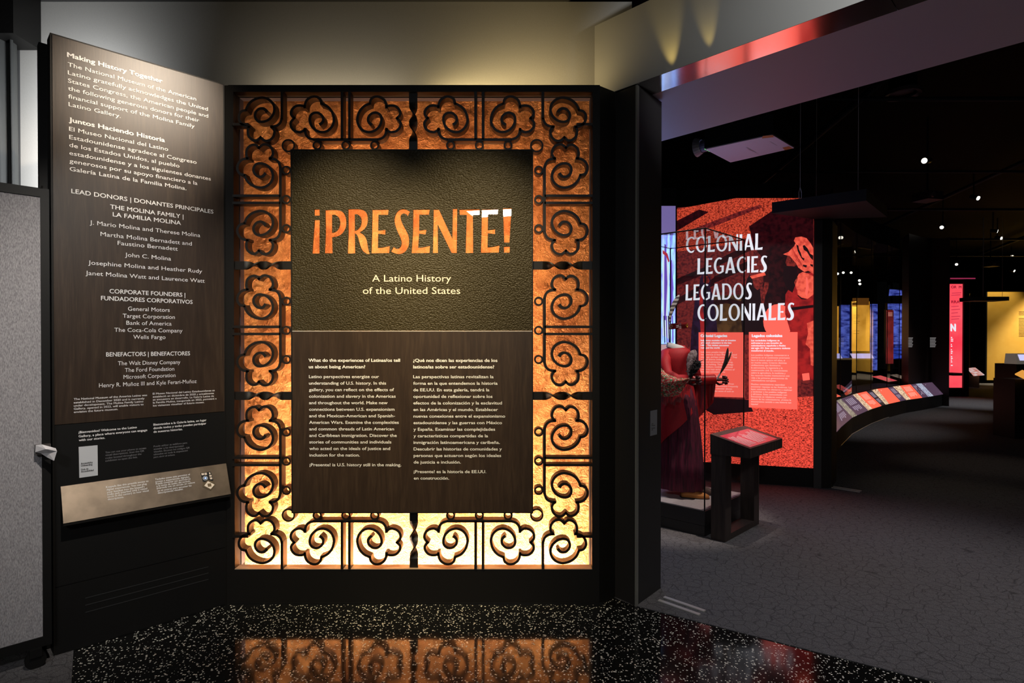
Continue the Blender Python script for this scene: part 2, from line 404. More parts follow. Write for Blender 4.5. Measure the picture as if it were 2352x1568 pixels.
# traced from one scroll; u runs along its bar away from the double bars, v away from the bar
SC = 3.484
def uv(l): return [((y - 968) / SC, (470 - x) / SC) for x, y in l]
SEG = [uv(l) for l in (
    [(352, 1178), (336, 1157), (312, 1147), (282, 1155), (258, 1185), (257, 1220), (278, 1248), (315, 1255), (360, 1240), (395, 1205), (410, 1160), (401, 1115), (370, 1080), (325, 1062), (280, 1066), (236, 1085), (202, 1118), (181, 1164)],
    [(190, 1161), (150, 1170), (128, 1200), (129, 1240), (152, 1275), (185, 1291), (222, 1294)],
    [(208, 1288), (198, 1325), (204, 1368), (235, 1398), (272, 1402), (303, 1374)],
    [(293, 1372), (330, 1404), (370, 1402), (400, 1375), (411, 1335), (402, 1310), (383, 1289)],
    [(376, 1294), (425, 1287), (456, 1263), (470, 1222)])]
XC, YC = 947.7, 758.5
grille = thing('iron_grille', 'black wrought iron grille of cloud scrolls fixed in the copper backed case', 'grille', (-.57, YF, .2))
def scroll(fn):
    mb = MB()
    for i, sg in enumerate(SEG):
        p = [fn(*q) for q in crom(sg, 4)]; n = len(p); h = [2.9] * n
        if i == 0:
            for j in range(8): h[j] = 3.6 - j * .08
        ribbon(mb, p, h)
    mb.build('scroll', IRON, grille)
def mirror(fn, sx, sy):
    def g(u, v):
        x, y = fn(u, v)
        return (2 * XC - x if sx else x), (2 * YC - y if sy else y)
    return g
BX, BY = 644.9, 321.3
for cy in (458., 758.5, 1059.):
    for s in (1, -1):
        base = (lambda u, v, cy=cy, s=s: (BX - v, cy + s * u))
        for sx in (0, 1): scroll(mirror(base, sx, 0))
for sx in (0, 1):
    for sy in (0, 1):
        for s in (1, -1): scroll(mirror(lambda u, v, s=s: (794.5 - s * u, BY - v), sx, sy))
        scroll(mirror(lambda u, v: (BX + 3.5 - v, 458. - 905 / SC + u), sx, sy))
def seg(mb, x0, y0, x1, y1, h=3.2, sx=0, sy=0):
    fx = lambda x: 2 * XC - x if sx else x
    fy = lambda y: 2 * YC - y if sy else y
    ribbon(mb, [(fx(x0), fy(y0)), (fx(x1), fy(y1))], h)
for sx in (0, 1):
    for cy in (458., 758.5, 1059.):
        mb = MB(); seg(mb, BX, cy - 74, BX, cy + 74, sx=sx); seg(mb, 535, cy - 8.2, BX, cy - 8.2, 2.9, sx); seg(mb, 535, cy + 8.2, BX, cy + 8.2, 2.9, sx)
        mb.build('rail_bar', IRON, grille)
    for sy in (0, 1):
        mb = MB(); seg(mb, 794.5 - 74, BY, 794.5 + 74, BY, sx=sx, sy=sy); seg(mb, 786, 211, 786, BY, 2.9, sx, sy); seg(mb, 803, 211, 803, BY, 2.9, sx, sy)
        mb.build('rail_bar', IRON, grille)
        mb = MB(); seg(mb, BX + 3.5, 211, BX + 3.5, 275, 3.0, sx, sy); mb.build('corner_bar', IRON, grille)
        mb = MB(); seg(mb, 535, 286, 571, 286, 3.0, sx, sy); mb.build('corner_stub', IRON, grille)
def ring(x, y, r, sx=0, sy=0):
    if sx: x = 2 * XC - x
    if sy: y = 2 * YC - y
    ribbon(MB(), [(x + r * math.cos(a * math.pi / 14), y + r * math.sin(a * math.pi / 14)) for a in range(28)], 1.9, GY0 + .004, GY1, True).build('ring', IRON, grille)
for sx in (0, 1):
    for cy in (458., 758.5, 1059.):
        for d in (-67, 0, 67): ring(658, cy + d, 8.6, sx)
    for sy in (0, 1):
        for d in (-66, 0, 66): ring(794.5 + d, 334, 8.6, sx, sy)
        ring(662.5, 334.5, 13.5, sx, sy)
def twist(ax, a0, a1, fixed):
    """flat bar with one full turn in its middle; ax 'x' or 'z', world coordinates"""
    mb = MB(); N = 120; w_, t_ = .0235, .0055; rings = []
    for i in range(N + 1):
        q = i / N; s = min(max((q - .16) / .66, 0), 1); s = s * s * (3 - 2 * s) * .25 + s * .75; g = s * 2 * math.pi
        c, si = math.cos(g), math.sin(g); r = []
        for du, dn in ((w_, t_), (-w_, t_), (-w_, -t_), (w_, -t_)):
            U = du * c - dn * si; Nn = du * si + dn * c; L = a0 + (a1 - a0) * q
            r.append((L, YF + .020 + Nn, fixed + U) if ax == 'x' else (fixed + U, YF + .020 + Nn, L))
        rings.append(r)
    mb.loft(rings).build('twisted_bar', IRON, grille)
sx0, _ = XZ(672, 400); sx1, _ = XZ(1222, 400); _, sz1 = XZ(700, 347); _, sz0 = XZ(700, 1174); _, szm = XZ(700, 760.5)
for yy in (608.5, 909.5):
    z = XZ(600, yy)[1]
    twist('x', xl1, sx0, z); twist('x', xr1, sx1, z)
xm = XZ(948.5, 700)[0]
twist('z', zt1, sz1, xm); twist('z', zb1, sz0, xm)

# ------------------------------------------------------------------ title board
E_ = [(695, 505), (829, 503), (823, 546), (745, 545), (743, 675), (803, 668), (802, 707), (743, 700), (741, 816), (778, 813), (838, 800), (833, 858), (687, 860), (692, 700)]
S_ = crom([(1003, 520), (985, 557)], 1) + crom([(977, 543), (952, 534), (930, 548), (927, 575), (942, 620), (966, 665), (988, 710), (996, 760), (988, 810), (960, 850), (920, 866), (880, 860), (848, 844)], 3) + \
    crom([(868, 808), (895, 824), (922, 812), (935, 778), (926, 735), (905, 690), (885, 640), (876, 590), (885, 545), (908, 512), (940, 499), (975, 504), (1003, 520)], 3)[:-1]
P_o = [(310, 507), (395, 505)] + crom([(395, 505), (440, 515), (470, 548), (482, 600), (477, 650), (452, 695), (415, 720), (366, 730)], 3)[1:] + [(370, 860), (305, 860), (313, 700)]
P_i = [(366, 546)] + crom([(385, 544), (412, 558), (428, 590), (428, 630), (412, 668), (390, 686), (366, 693)], 3)
R_o = [(497, 500), (575, 498)] + crom([(575, 498), (622, 508), (650, 538), (658, 580), (652, 625), (630, 662), (590, 690)], 3)[1:] + \
    crom([(590, 690), (625, 712), (648, 752), (658, 805), (672, 866)], 3)[1:] + crom([(655, 866), (622, 845), (600, 810), (585, 758), (570, 712), (552, 695)], 3) + [(555, 860), (493, 862), (499, 700)]
R_i = [(552, 540)] + crom([(570, 541), (594, 556), (606, 595), (598, 636), (577, 664), (552, 676)], 3)
TITLE = [('!', [(222, 588), (264, 587), (263, 862), (203, 863)], []), ('.', [(220, 502), (264, 500), (264, 552), (221, 553)], []),
         ('P', P_o, [P_i]), ('R', R_o, [R_i]), ('E', E_, []), ('S', S_, []),
         ('E', [(x + (1030 - 695) * 1 - (6 if y > 700 else 0), y - 1) for x, y in E_], []),
         ('N', [(1197, 503), (1240, 503), (1350, 742), (1354, 497), (1390, 496), (1386, 858), (1345, 858), (1230, 622), (1232, 858), (1191, 858)], []),
         ('T', [(1408, 503), (1573, 500), (1572, 545), (1518, 547), (1520, 858), (1459, 858), (1468, 547), (1410, 545)], []),
         ('E', [(x + 897, y - 4) for x, y in E_], []),
         ('!', [(1765, 493), (1835, 491), (1817, 772), (1775, 772)], []), ('.', [(1773, 806), (1820, 806), (1818, 855), (1773, 855)], [])]
SY = YF - .012                            # face of the title board
board = thing('title_board', 'leather and dark wood title board reading PRESENTE in copper letters, framed by the iron grille', 'sign', ((sx0 + sx1) / 2, SY, (sz0 + sz1) / 2))
def fill2d(name, loops, y, ext, m, parent):
    c = bpy.data.curves.new(name, 'CURVE'); c.dimensions = '2D'; c.fill_mode = 'BOTH'; c.extrude = ext
    for l in loops:
        s = c.splines.new('POLY'); s.points.add(len(l) - 1); s.use_cyclic_u = True
        for p, q in zip(s.points, l): p.co = (q[0], q[1], 0, 1)
    o = bpy.data.objects.new('lettering_tmp', c); COL.objects.link(o); bpy.context.view_layer.update()
    me = bpy.data.meshes.new_from_object(o.evaluated_get(bpy.context.evaluated_depsgraph_get()))
    bpy.data.objects.remove(o); me.name = name; me.materials.clear()
    me.transform(Matrix.Translation((0, y, 0)) @ Matrix.Rotation(math.pi / 2, 4, 'X'))
    return link(name, me, m, parent)
def T2(l): return [XZ(660 + x / 3.563, 340 + y / 3.563, SY) for x, y in l]
rect = [(sx0, szm + .003), (sx1, szm + .003), (sx1, sz1), (sx0, sz1)]
loops = [rect]
for _, o_, i_ in TITLE: loops.append(T2(o_)); loops += [T2(q) for q in i_]
fill2d('leather_panel', loops, SY + .005, .005, LEATHER, board)
for _, o_, i_ in TITLE:
    fill2d('letter', [T2(o_)] + [T2(q) for q in i_], SY + .006, .001, PANE, board)
MB().box((sx0, SY, sz0), (sx1, SY + .016, szm - .002)).build('wood_panel', WOOD, board)
MB().box((sx0, SY - .001, szm - .0018), (sx1, SY + .01, szm + .0025)).build('joint_strip', STEEL, board)
ed = MB(); e = .006
ed.box((sx0 - e, SY - .003, sz0 - e), (sx0, SY + .030, sz1 + e)).box((sx1, SY - .003, sz0 - e), (sx1 + e, SY + .030, sz1 + e))
ed.box((sx0, SY - .003, sz1), (sx1, SY + .030, sz1 + e)).box((sx0, SY - .003, sz0 - e), (sx1, SY + .030, sz0))
ed.build('edge_trim', BLACK, board)
SP = (0, SY, 0)
def c7(l): return [(s, 660 + a / 3.563, 340 + y / 3.563, 660 + r / 3.563) for s, a, y, r in l]
def c8(l): return [(s, 660 + a / 3.563, 750 + y / 3.563, 660 + r / 3.563) for s, a, y, r in l]
txt('subtitle_lettering', board, glow('backlit_cream', (255, 226, 176), 1.), c7([('A Latino History', 695, 1092, 1340), ('of the United States', 618, 1193, 1415)]), SP, NY, UX, UZ, .0375, .0)
txt('heading_lettering', board, WHITE, c8([('What do the experiences of Latinas/os tell', 175, 287, 922), ('us about being American?', 177, 340, 637)]), SP, NY, UX, UZ, .0172, .06)
eb = ['Latino perspectives energize our', 'understanding of U.S. history. In this', 'gallery, you can reflect on the effects of', 'colonization and slavery in the Americas', 'and throughout the world. Make new', 'connections between U.S. expansionism', 'and the Mexican-American and Spanish-', 'American Wars. Examine the complexities', 'and common threads of Latin American', 'and Caribbean immigration. Discover the', 'stories of communities and individuals', 'who acted on the ideals of justice and', 'inclusion for the nation.']
er = [750, 808, 873, 886, 820, 877, 881, 912, 873, 895, 851, 841, 593]
txt('paragraph_lettering', board, WHITE, c8([(s, 178 + i * .3, 420 + i * 53.45, r) for i, (s, r) in enumerate(zip(eb, er))] + [('¡Presente! is U.S. history still in the making.', 183, 1141, 932)]), SP, NY, UX, UZ, .0166, .03)
txt('heading_lettering', board, WHITE, c8([('¿Qué nos dicen las experiencias de los', 1031, 288, 1718), ('latinos/as sobre ser estadounidense?', 1032, 341, 1692)]), SP, NY, UX, UZ, .0172, .06)
sb = ['Las perspectivas latinas revitalizan la', 'forma en la que entendemos la historia', 'de EE.UU. En esta galería, tendrá la', 'oportunidad de reflexionar sobre los', 'efectos de la colonización y la esclavitud', 'en las Américas y el mundo. Establecer', 'nuevas conexiones entre el expansionismo', 'estadounidense y las guerras con México', 'y España. Examinar las complejidades', 'y características compartidas de la', 'inmigración latinoamericana y caribeña.', 'Descubrir las historias de comunidades y', 'personas que actuaron según los ideales', 'de justicia e inclusión.']
sr = [1687, 1720, 1653, 1678, 1756, 1723, 1782, 1756, 1700, 1642, 1738, 1755, 1749, 1420]
txt('paragraph_lettering', board, WHITE, c8([(s, 1031 + i * .3, 421 + i * 53.7, r) for i, (s, r) in enumerate(zip(sb, sr))] + [('¡Presente! es la historia de EE.UU.', 1035, 1197, 1627), ('en construcción.', 1036, 1250, 1323)]), SP, NY, UX, UZ, .0166, .03)

# ------------------------------------------------------------------ donor board (45 degree wing)
DA = Vector((-.7071, -.7071, 0)); DN = Vector((.7071, -.7071, 0)); DF = Vector((-1.625, 3.3, 0))
DU = -DA
def dpt(s, o, z): return DF + DA * s + DN * o + Vector((0, 0, z))   # s along from the far corner, o out of the face
def dbox(mb, s0, s1, o0, o1, z0, z1):
    mb.prism([tuple(dpt(s, o, 0).xy) for s, o in ((s0, o0), (s1, o0), (s1, o1), (s0, o1))], z0, z1); return mb
donor = thing('donor_board', 'tall dark brown veneer board of white donor names, angled beside the copper case', 'sign', dpt(.39, 0, 0))
ZT = 2.958
c = MB(); dbox(c, 0.004, .783, -.10, -.004, 0, ZT); c.build('cabinet', DARK, donor)
c = MB(); dbox(c, 0.004, .815, -.155, -.101, 0, ZT - .02); c.build('rear_slab', BLACK, donor)
zs = hit(135, 975.5, DF, DN).z
c = MB(); dbox(c, .012, .775, -.004, 0, zs + .0015, ZT - .008); c.build('veneer_face', WOOD, donor)
c = MB(); dbox(c, .012, .775, -.004, 0, .33, zs - .0015); c.build('lower_face', BLACK, donor)
c = MB(); dbox(c, .012, .775, -.004, -.001, .004, .326)
c.build('kick_panel', BLACK, donor)
for z in (.17, .205, .24):
    c = MB(); dbox(c, .10, .66, -.0015, .001, z, z + .004); c.build('vent_slot', mat('vent_edge', (.03, .03, .03), .4), donor)
D1 = [('Making History Together', 154.6, 130.5, 372.6), ('Juntos Haciendo Historia', 158.3, 279.5, 378)]
D2 = [('The National Museum of the American', 155.5, 152, 450), ('Latino gratefully acknowledges the United', 155.7, 170.8, 477), ('States Congress, the American people and', 155.9, 189.2, 477.6), ('the following generous donors for their', 156.2, 207, 457), ('financial support of the Molina Family', 156.7, 225.3, 446.4), ('Latino Gallery.', 157.4, 243.6, 277),
      ('El Museo Nacional del Latino', 158.6, 300, 385.8), ('Estadounidense agradece al Congreso', 158.8, 318.8, 451), ('de los Estados Unidos, al pueblo', 159, 337, 411.8), ('estadounidense y a los siguientes donantes', 159.3, 355.5, 483.8), ('generosos por su apoyo financiero a la', 159.6, 373.6, 453), ('Galería Latina de la Familia Molina.', 160, 392, 427.7)]
D3 = [('LEAD DONORS | DONANTES PRINCIPALES', 163.8, 443.3, 489.6), ('THE MOLINA FAMILY |', 253, 479, 420.8), ('LA FAMILIA MOLINA', 259, 496.6, 415.3), ('CORPORATE FOUNDERS |', 251.5, 673, 425), ('FUNDADORES CORPORATIVOS', 232, 689, 442), ('BENEFACTORS | BENEFACTORES', 243.9, 818.5, 436)]
D4 = [('J. Mario Molina and Therese Molina', 206, 515, 459.7), ('Martha Molina Bernadett and', 230.7, 541.5, 440.4), ('Faustino Bernadett', 270, 562, 408), ('John C. Molina', 287, 589, 392.6), ('Josephine Molina and Heather Rudy', 202.5, 607, 464), ('Janet Molina Watt and Laurence Watt', 196.4, 631, 469.8),
      ('General Motors', 293.8, 713, 389.6), ('Target Corporation', 281.8, 729.3, 401.5), ('Bank of America', 290, 745.5, 394), ('The Coca-Cola Company', 262.5, 761.7, 419), ('Wells Fargo', 306, 778, 380),
      ('The Walt Disney Company', 270.8, 838.7, 414), ('The Ford Foundation', 286.7, 854.2, 400), ('Microsoft Corporation', 283.7, 870, 403), ('Henry R. Muñoz III and Kyle Ferari-Muñoz', 227.3, 889.5, 451.4)]
D5 = [('The National Museum of the America Latino was', 169.3, 918.6, 337.6), ('established in December 2020 and is currently', 169.3, 926.4, 331.7), ('under development. The Molina Family Latino', 169.3, 933.6, 329), ('Gallery, opened in 2022, will enable visitors to', 169.5, 940.8, 329.5), ('envision the future museum.', 169.7, 948.2, 271),
      ('El Museo Nacional del Latino Estadounidense se', 350.7, 906, 492.9), ('estableció en diciembre de 2020 y actualmente', 350.9, 912.9, 491), ('se encuentra en desarrollo. La Galería Latina de', 351, 919.6, 491), ('la Familia Molina, inaugurada en 2022, permitirá a', 351.1, 926.4, 497), ('los visitantes visualizar el futuro museo.', 351.3, 933.3, 469)]
D6 = [('¡Bienvenidos! Welcome to the Latino', 180.5, 995, 314), ('Gallery, a place where everyone can engage', 180.5, 1004.2, 338), ('with our stories.', 181, 1013, 241), ('Bienvenidos a la Galería latina, un lugar', 352.4, 977.2, 473.8), ('donde todos y todas pueden participar', 352.5, 985.3, 473.3), ('de nuestras historias.', 352.7, 993.6, 419)]
D7 = [('You can use your phone to access', 241.7, 1040.7, 335.7), ('visual descriptions. Scan the QR', 241.9, 1047, 331), ('codes located throughout the', 241.9, 1053.7, 324.8), ('exhibition to open the link.', 241.9, 1060, 315.5),
      ('Puede utilizar su teléfono para', 352.9, 1026.7, 429.8), ('acceder a las descripciones', 353, 1032.9, 422), ('visuales. Escanee los códigos QR', 353, 1039, 435.7), ('ubicados en toda la exposición', 353, 1045.2, 431), ('para abrir el enlace.', 353, 1051.4, 402)]
for nm, l, cap, bo, mt in (('heading_lettering', D1, .0215, .06, WHITE), ('paragraph_lettering', D2, .0192, .016, WHITE), ('heading_lettering', D3, .0208, .02, WHITE), ('donor_lettering', D4, .0202, .0, WHITE), ('paragraph_lettering', D5, .0094, .02, WHITE), ('paragraph_lettering', D6, .0108, .04, WHITE), ('small_lettering', D7, .0088, .0, GREYTXT)):
    txt(nm, donor, mt, l, DF, DN, DU, UZ, cap, bo)
def quad_plate(name, pts, p0, n, o0, o1, m, parent=None):
    nn = Vector(n).normalized(); A = [hit(x, y, p0, n) for x, y in pts]
    return mesh(name, [a + nn * o0 for a in A] + [a + nn * o1 for a in A], [(0, 1, 2, 3), (7, 6, 5, 4), (0, 4, 5, 1), (1, 5, 6, 2), (2, 6, 7, 3), (3, 7, 4, 0)], m, parent)
pl = tag(quad_plate('access_plate', [(180.5, 1026), (223.8, 1022), (224.5, 1091), (182, 1097)], DF, DN, .0005, .003, mat('grey_plate', (.62, .63, .65), .5)), 'small light grey plate with accessibility wording on the donor board', 'label plate')
DP = DF + DN * .003
txt('plate_lettering', pl, BLKT, [('Accessibility', 185.7, 1066.3, 213), ('Onboarding', 185.9, 1071.2, 212), ('Guía de', 186.1, 1080, 202.9), ('Accesibilidad', 186.2, 1084.8, 215)], DP, DN, DU, UZ, .0085, .03, off=.0006)
# sloping keypad shelf: its faces follow the board, the lower edge stands 7 cm out
s0, s1 = .006, .754
za, zb_, oo = .806, .645, .074
shelf = thing('keypad_shelf', 'sloping bronze shelf with a keypad on the donor board', 'shelf', dpt(.38, .03, .645))
SN = (dpt(s1, oo, zb_) - dpt(s0, oo, zb_)).cross(dpt(s0, .002, za) - dpt(s0, oo, zb_)).normalized()
if SN.dot(DN) < 0: SN = -SN
vs = []
for s in (s0, s1):
    vs += [dpt(s, .002, za), dpt(s, oo, zb_), dpt(s, oo, zb_ - .012), dpt(s, .002, zb_ - .012)]
mesh('tray', vs, [(0, 1, 2, 3), (7, 6, 5, 4), (0, 4, 5, 1), (1, 5, 6, 2), (2, 6, 7, 3), (3, 7, 4, 0)], DARK, shelf)
mesh('face_plate', [dpt(s0, .002, za) + SN * .001, dpt(s1, .002, za) + SN * .001, dpt(s1, oo, zb_) + SN * .001, dpt(s0, oo, zb_) + SN * .001,
                    dpt(s0, .002, za) + SN * .004, dpt(s1, .002, za) + SN * .004, dpt(s1, oo, zb_) + SN * .004, dpt(s0, oo, zb_) + SN * .004],
     [(0, 1, 2, 3), (7, 6, 5, 4), (0, 4, 5, 1), (1, 5, 6, 2), (2, 6, 7, 3), (3, 7, 4, 0)], BRASS, shelf)
SP0 = dpt(s0, .002, za) + SN * .004; SV = (dpt(s0, .002, za) - dpt(s0, oo, zb_)).normalized()
D8 = [('Keypads like this provide access to', 243.6, 1120.5, 341, 1106), ('digital experiences. You can plug', 244.8, 1126.4, 337, 1112), ('your headset into the keypad’s', 245.5, 1132.4, 332, 1119), ('audio jack (marked with a raised', 246.4, 1137.6, 338, 1123.5), ('circle in the center) to hear visual', 247, 1143, 341.7, 1128.5), ('descriptions.', 247.9, 1148.6, 284.5, 1143),
      ('Teclados como este permiten el', 356.4, 1102.6, 436, 1090.5), ('acceso a experiencias digitales.', 357, 1108, 435.7, 1096), ('Puede conectar sus auriculares', 358, 1112.9, 437.6, 1101), ('a la toma de audio del teclado', 359.5, 1118, 437, 1106), ('(marcada con un círculo en relieve', 360, 1123, 447.6, 1109.5), ('en el centro) para escuchar las', 362, 1128.8, 440, 1117), ('descripciones visuales.', 362.6, 1133.8, 421, 1125)]
txt('shelf_lettering', shelf, WHITE, D8, SP0, SN, DU, SV, .0088, .02, off=.0008)
def k2(l): return [(430 + x / 15.68, 1050 + y / 15.68) for x, y in l]
def slab(name, pts, o0, o1, m, parent):
    A = [hit(x, y, SP0, SN) for x, y in pts]; n = len(A)
    return mesh(name, [a + SN * o0 for a in A] + [a + SN * o1 for a in A], [tuple(range(n)), tuple(range(n, 2 * n))[::-1]] + [(i, (i + 1) % n, n + (i + 1) % n, n + i) for i in range(n)], m, parent)
kp = slab('keypad', k2([(470, 560), (830, 505), (945, 850), (1010, 985), (850, 1200), (545, 1060), (560, 900)]), 0, .003, mat('keypad_bronze', (.16, .12, .07), .4, .5), shelf)
slab('key_field', k2([(475, 575), (835, 520), (935, 830), (900, 860), (740, 815), (625, 905), (555, 880)]), .003, .004, mat('keypad_black', (.008, .008, .008), .4), kp)
KEY = mat('pale_keys', (.78, .66, .54), .5)
for pts in ([(495, 585), (590, 572), (600, 640), (515, 655)], [(610, 570), (690, 560), (705, 635), (625, 645)], [(770, 555), (815, 548), (830, 610), (790, 622)], [(780, 650), (860, 640), (875, 695), (800, 710)], [(800, 735), (880, 725), (895, 790), (825, 800)]):
    slab('key', k2(pts), .004, .0055, KEY, kp)
slab('direction_key', k2([(735, 865), (975, 990), (835, 1150), (605, 1030)]), .003, .0055, mat('cream_key', (.85, .74, .60), .5), kp)
slab('center_key', k2([(715, 960), (845, 945), (862, 1050), (740, 1068)]), .0055, .007, mat('brown_key', (.16, .11, .05), .5), kp)
cir = lambda r0: k2([(642 + r0 * math.cos(a * math.pi / 10), 757 + r0 * .82 * math.sin(a * math.pi / 10)) for a in range(20)])
slab('audio_jack', cir(92), .004, .0055, mat('jack_ring', (.55, .58, .62), .4), kp)
slab('audio_jack', cir(66), .0055, .006, mat('jack_dark', (.02, .03, .06), .4), kp)
slab('audio_jack', cir(42), .006, .0068, glow('jack_light', (190, 215, 255), .9), kp)

# small label plate on the jamb
JN = Vector((.22, -.185, 0)).normalized(); JP = Vector((.716, 3.287, 0))
lp = tag(quad_plate('access_plate', [(1493.5, 943.5), (1508.5, 940.5), (1508, 997), (1493, 1001)], JP, JN, .0005, .003, mat('grey_plate_dim', (.22, .22, .23), .5)), 'tiny grey label plate on the dark jamb of the gallery opening', 'label plate')
lpm = mat('plate_dark_print', (.05, .05, .05), .6)
for i, (yy, a, b_) in enumerate(((974.5, 1495.2, 1499.5), (978, 1495.2, 1503.5), (984, 1495.2, 1503.5), (988, 1495.2, 1499))):
    A = hit(a, yy, JP, JN); B = hit(b_, yy - .9, JP, JN); o = JN * .0035
    mesh('print_line', [A + o, B + o, B + o + Vector((0, 0, .004)), A + o + Vector((0, 0, .004))], [(0, 1, 2, 3)], lpm, lp)

# ------------------------------------------------------------------ rolling partition and curtain by the side wall
pa = Vector((-2.158, 2.706, 0))           # its end beside the donor board
part = thing('fabric_partition', 'grey fabric rolling partition in a black tube frame standing before the donor board', 'partition', pa + DA * .5)
def pbox(mb, s0, s1, o0, o1, z0, z1):
    q = lambda s, o: tuple((pa + DA * s + DN * o).xy)
    mb.prism([q(s0, o0), q(s1, o0), q(s1, o1), q(s0, o1)], z0, z1); return mb
zpt = 2.205
mb = MB(); pbox(mb, 0, .032, -.02, .016, .09, zpt); pbox(mb, 1.12, 1.16, -.02, .016, .09, zpt)
pbox(mb, .032, 1.12, -.02, .016, zpt - .04, zpt); pbox(mb, .032, 1.12, -.02, .016, .09, .135); mb.build('tube_frame', BLACK, part)
mb = MB(); pbox(mb, .032, 1.12, -.012, .010, .135, zpt - .04); mb.build('fabric_face', FABRIC, part)
for s in (.03, .25):
    mb = MB(); c_ = pa + DA * s; mb.tube([c_ + DN * .012 + Vector((0, 0, zpt)), c_ + DN * .012 + Vector((0, 0, zpt + .012))], .008); mb.build('frame_bolt', BLACK, part)
for s in (.06, 1.05):
    c_ = pa + DA * s + DN * .02; mb = MB()
    mb.tube([c_ + DN * .01 + Vector((0, 0, .042)), c_ - DN * .016 + Vector((0, 0, .042))], .040, 18)
    o = mb.build('caster', BLACK, part)
    mb = MB(); mb.obox(c_ + Vector((0, 0, .075)), DA, DN, UZ, .022, .02, .018); mb.build('caster_fork', BLACK, o)
mb = MB()
mb.obox(pa + DA * .03 + DN * .03 + Vector((0, 0, 1.005)), DA, DN, UZ, .028, .014, .022)
tag(mb.build('latch_block', mat('latch_brown', (.07, .06, .055), .5)), 'small dark latch block with crumpled white paper on the edge of the grey partition', 'latch')
# crumpled paper tucked over the latch
def pp(x, y, o): return hit(x, y, pa + DN * o, DN)
PAPER = mat('white_paper', (.78, .75, .76), .8)
A = [pp(82, 1022, .05), pp(95, 1020, .075), pp(128, 1029, .10), pp(131, 1036, .10), pp(124, 1058, .085), pp(108, 1050, .07), pp(94, 1041, .055), pp(81, 1038, .047), pp(105, 1031, .105), pp(112, 1040, .085)]
tag(mesh('paper_wad', A, [(0, 1, 8), (1, 2, 8), (2, 3, 8), (3, 9, 8), (3, 4, 9), (4, 5, 9), (5, 6, 9), (6, 8, 9), (6, 7, 8), (7, 0, 8)], PAPER), 'crumpled white paper sticking out from the edge of the grey partition', 'paper')

CURT = mat('curtain_grey', (.055, .057, .055), .7)
mb = MB(); N = 60; top = []; bot = []
cx0, cx1 = at(-60, 300, 3.5).x, at(46, 300, 3.5).x
for i in range(N + 1):
    q = i / N; y = 3.5 + .035 * math.sin(q * 30) + .015 * math.sin(q * 71)
    x = cx0 + (cx1 - cx0) * q
    top.append((x - .06 * (1 - q) - .02, y, 3.32)); bot.append((x, y, .01))
k = len(top); mb.add(top + bot, [(i, i + 1, k + i + 1, k + i) for i in range(k - 1)])
cu = thing('curtain', 'dark grey pleated curtain hanging beside the back wall above the fabric partition', 'curtain', (cx0, 3.5, .01))
mb.build('fabric_drape', CURT, cu, True)
MB().box((cx0 - .4, 3.40, 3.30), (at(47, 50, 3.45).x, 3.60, CEIL - .002)).build('pelmet', BLACK, cu)

# metal floor tracks at the threshold
def track(pts, label):
    A = [onfloor(*p) for p in pts]; d = A[1] - A[0]; d.z = 0; L = d.length; d.normalize(); nrm = Vector((-d.y, d.x, 0))
    t = thing('floor_track', label, 'floor track', (A[0] + A[1]) / 2)
    for o_ in (-.03, .03):
        MB().obox((A[0] + A[1]) / 2 + nrm * o_ + Vector((0, 0, .007)), d, nrm, UZ, L / 2, .012, .003).build('metal_strip', STEEL, t)
track([(1519, 1377), (1613, 1410)], 'pair of short steel strips set in the carpet beside the dark jamb')
track([(1912, 1119.5), (1977, 1130)], 'pair of short steel strips set in the carpet beside the lightbox column')

# ------------------------------------------------------------------ red lightbox
LL = Vector((1.805, 6.345, 0)); LR = Vector((3.087, 5.942, 0)); LD = (LR - LL).normalized(); LN = Vector((LD.y, -LD.x, 0))
if LN.y > 0: LN = -LN
lb = thing('lightbox', 'tall red backlit photo lightbox titled COLONIAL LEGACIES behind the glass vitrine', 'lightbox', (LL + LR) / 2)
def lp2(s, o): return tuple((LL + LD * s + LN * o).xy)
LLEN = (LR - LL).length
zlb, zlt = .21, 2.96
MB().prism([lp2(-1.0, -.02), lp2(LLEN + .02, -.02), lp2(LLEN + .02, -.28), lp2(-1.0, -.28)], 0, 2.985).build('housing', DARK, lb)
mb = MB().prism([lp2(-1., .0), lp2(LLEN, .0), lp2(LLEN, -.02), lp2(-1., -.02)], 0, zlb - .004); mb.prism([lp2(-.01, .0), lp2(LLEN, .0), lp2(LLEN, -.02), lp2(-.01, -.02)], zlt + .004, 3.15); mb.build('surround_frame', DARK, lb)
MB().prism([lp2(LLEN + .003, .025), lp2(LLEN + .075, .025), lp2(LLEN + .075, -.28), lp2(LLEN + .003, -.28)], 0, 2.735).build('edge_post', mat('post_grey', (.05, .048, .045), .45), lb)
MB().prism([lp2(LLEN + .078, .02), lp2(LLEN + .175, -.02), lp2(LLEN + .30, -.4), lp2(LLEN + .078, -.4)], 0, 2.735).build('corner_post', mat('post_brown', (.022, .018, .015), .5), lb)
img = MB().prism([lp2(0, 0), lp2(LLEN, 0), lp2(LLEN, -.018), lp2(0, -.018)], zlb, zlt).build('backlit_photo', G_DUSK, lb)
def pic(name, pts, lay, m): return poly_px(name, pts, LL, LN, .001 + lay * .0004, m, img)
pic('adobe_wall', [(1555, 480), (1690, 455), (1868, 455), (1868, 470), (1790, 490), (1745, 515), (1720, 540), (1700, 560), (1640, 565), (1555, 578)], 1, G_ADOBE)
pic('beam_shadow', [(1555, 507), (1606, 481), (1628, 487), (1555, 530)], 2, G_SHADE)
pic('beam_shadow', [(1585, 528), (1700, 485), (1745, 470), (1750, 476), (1660, 512), (1600, 535)], 2, G_DUSK)
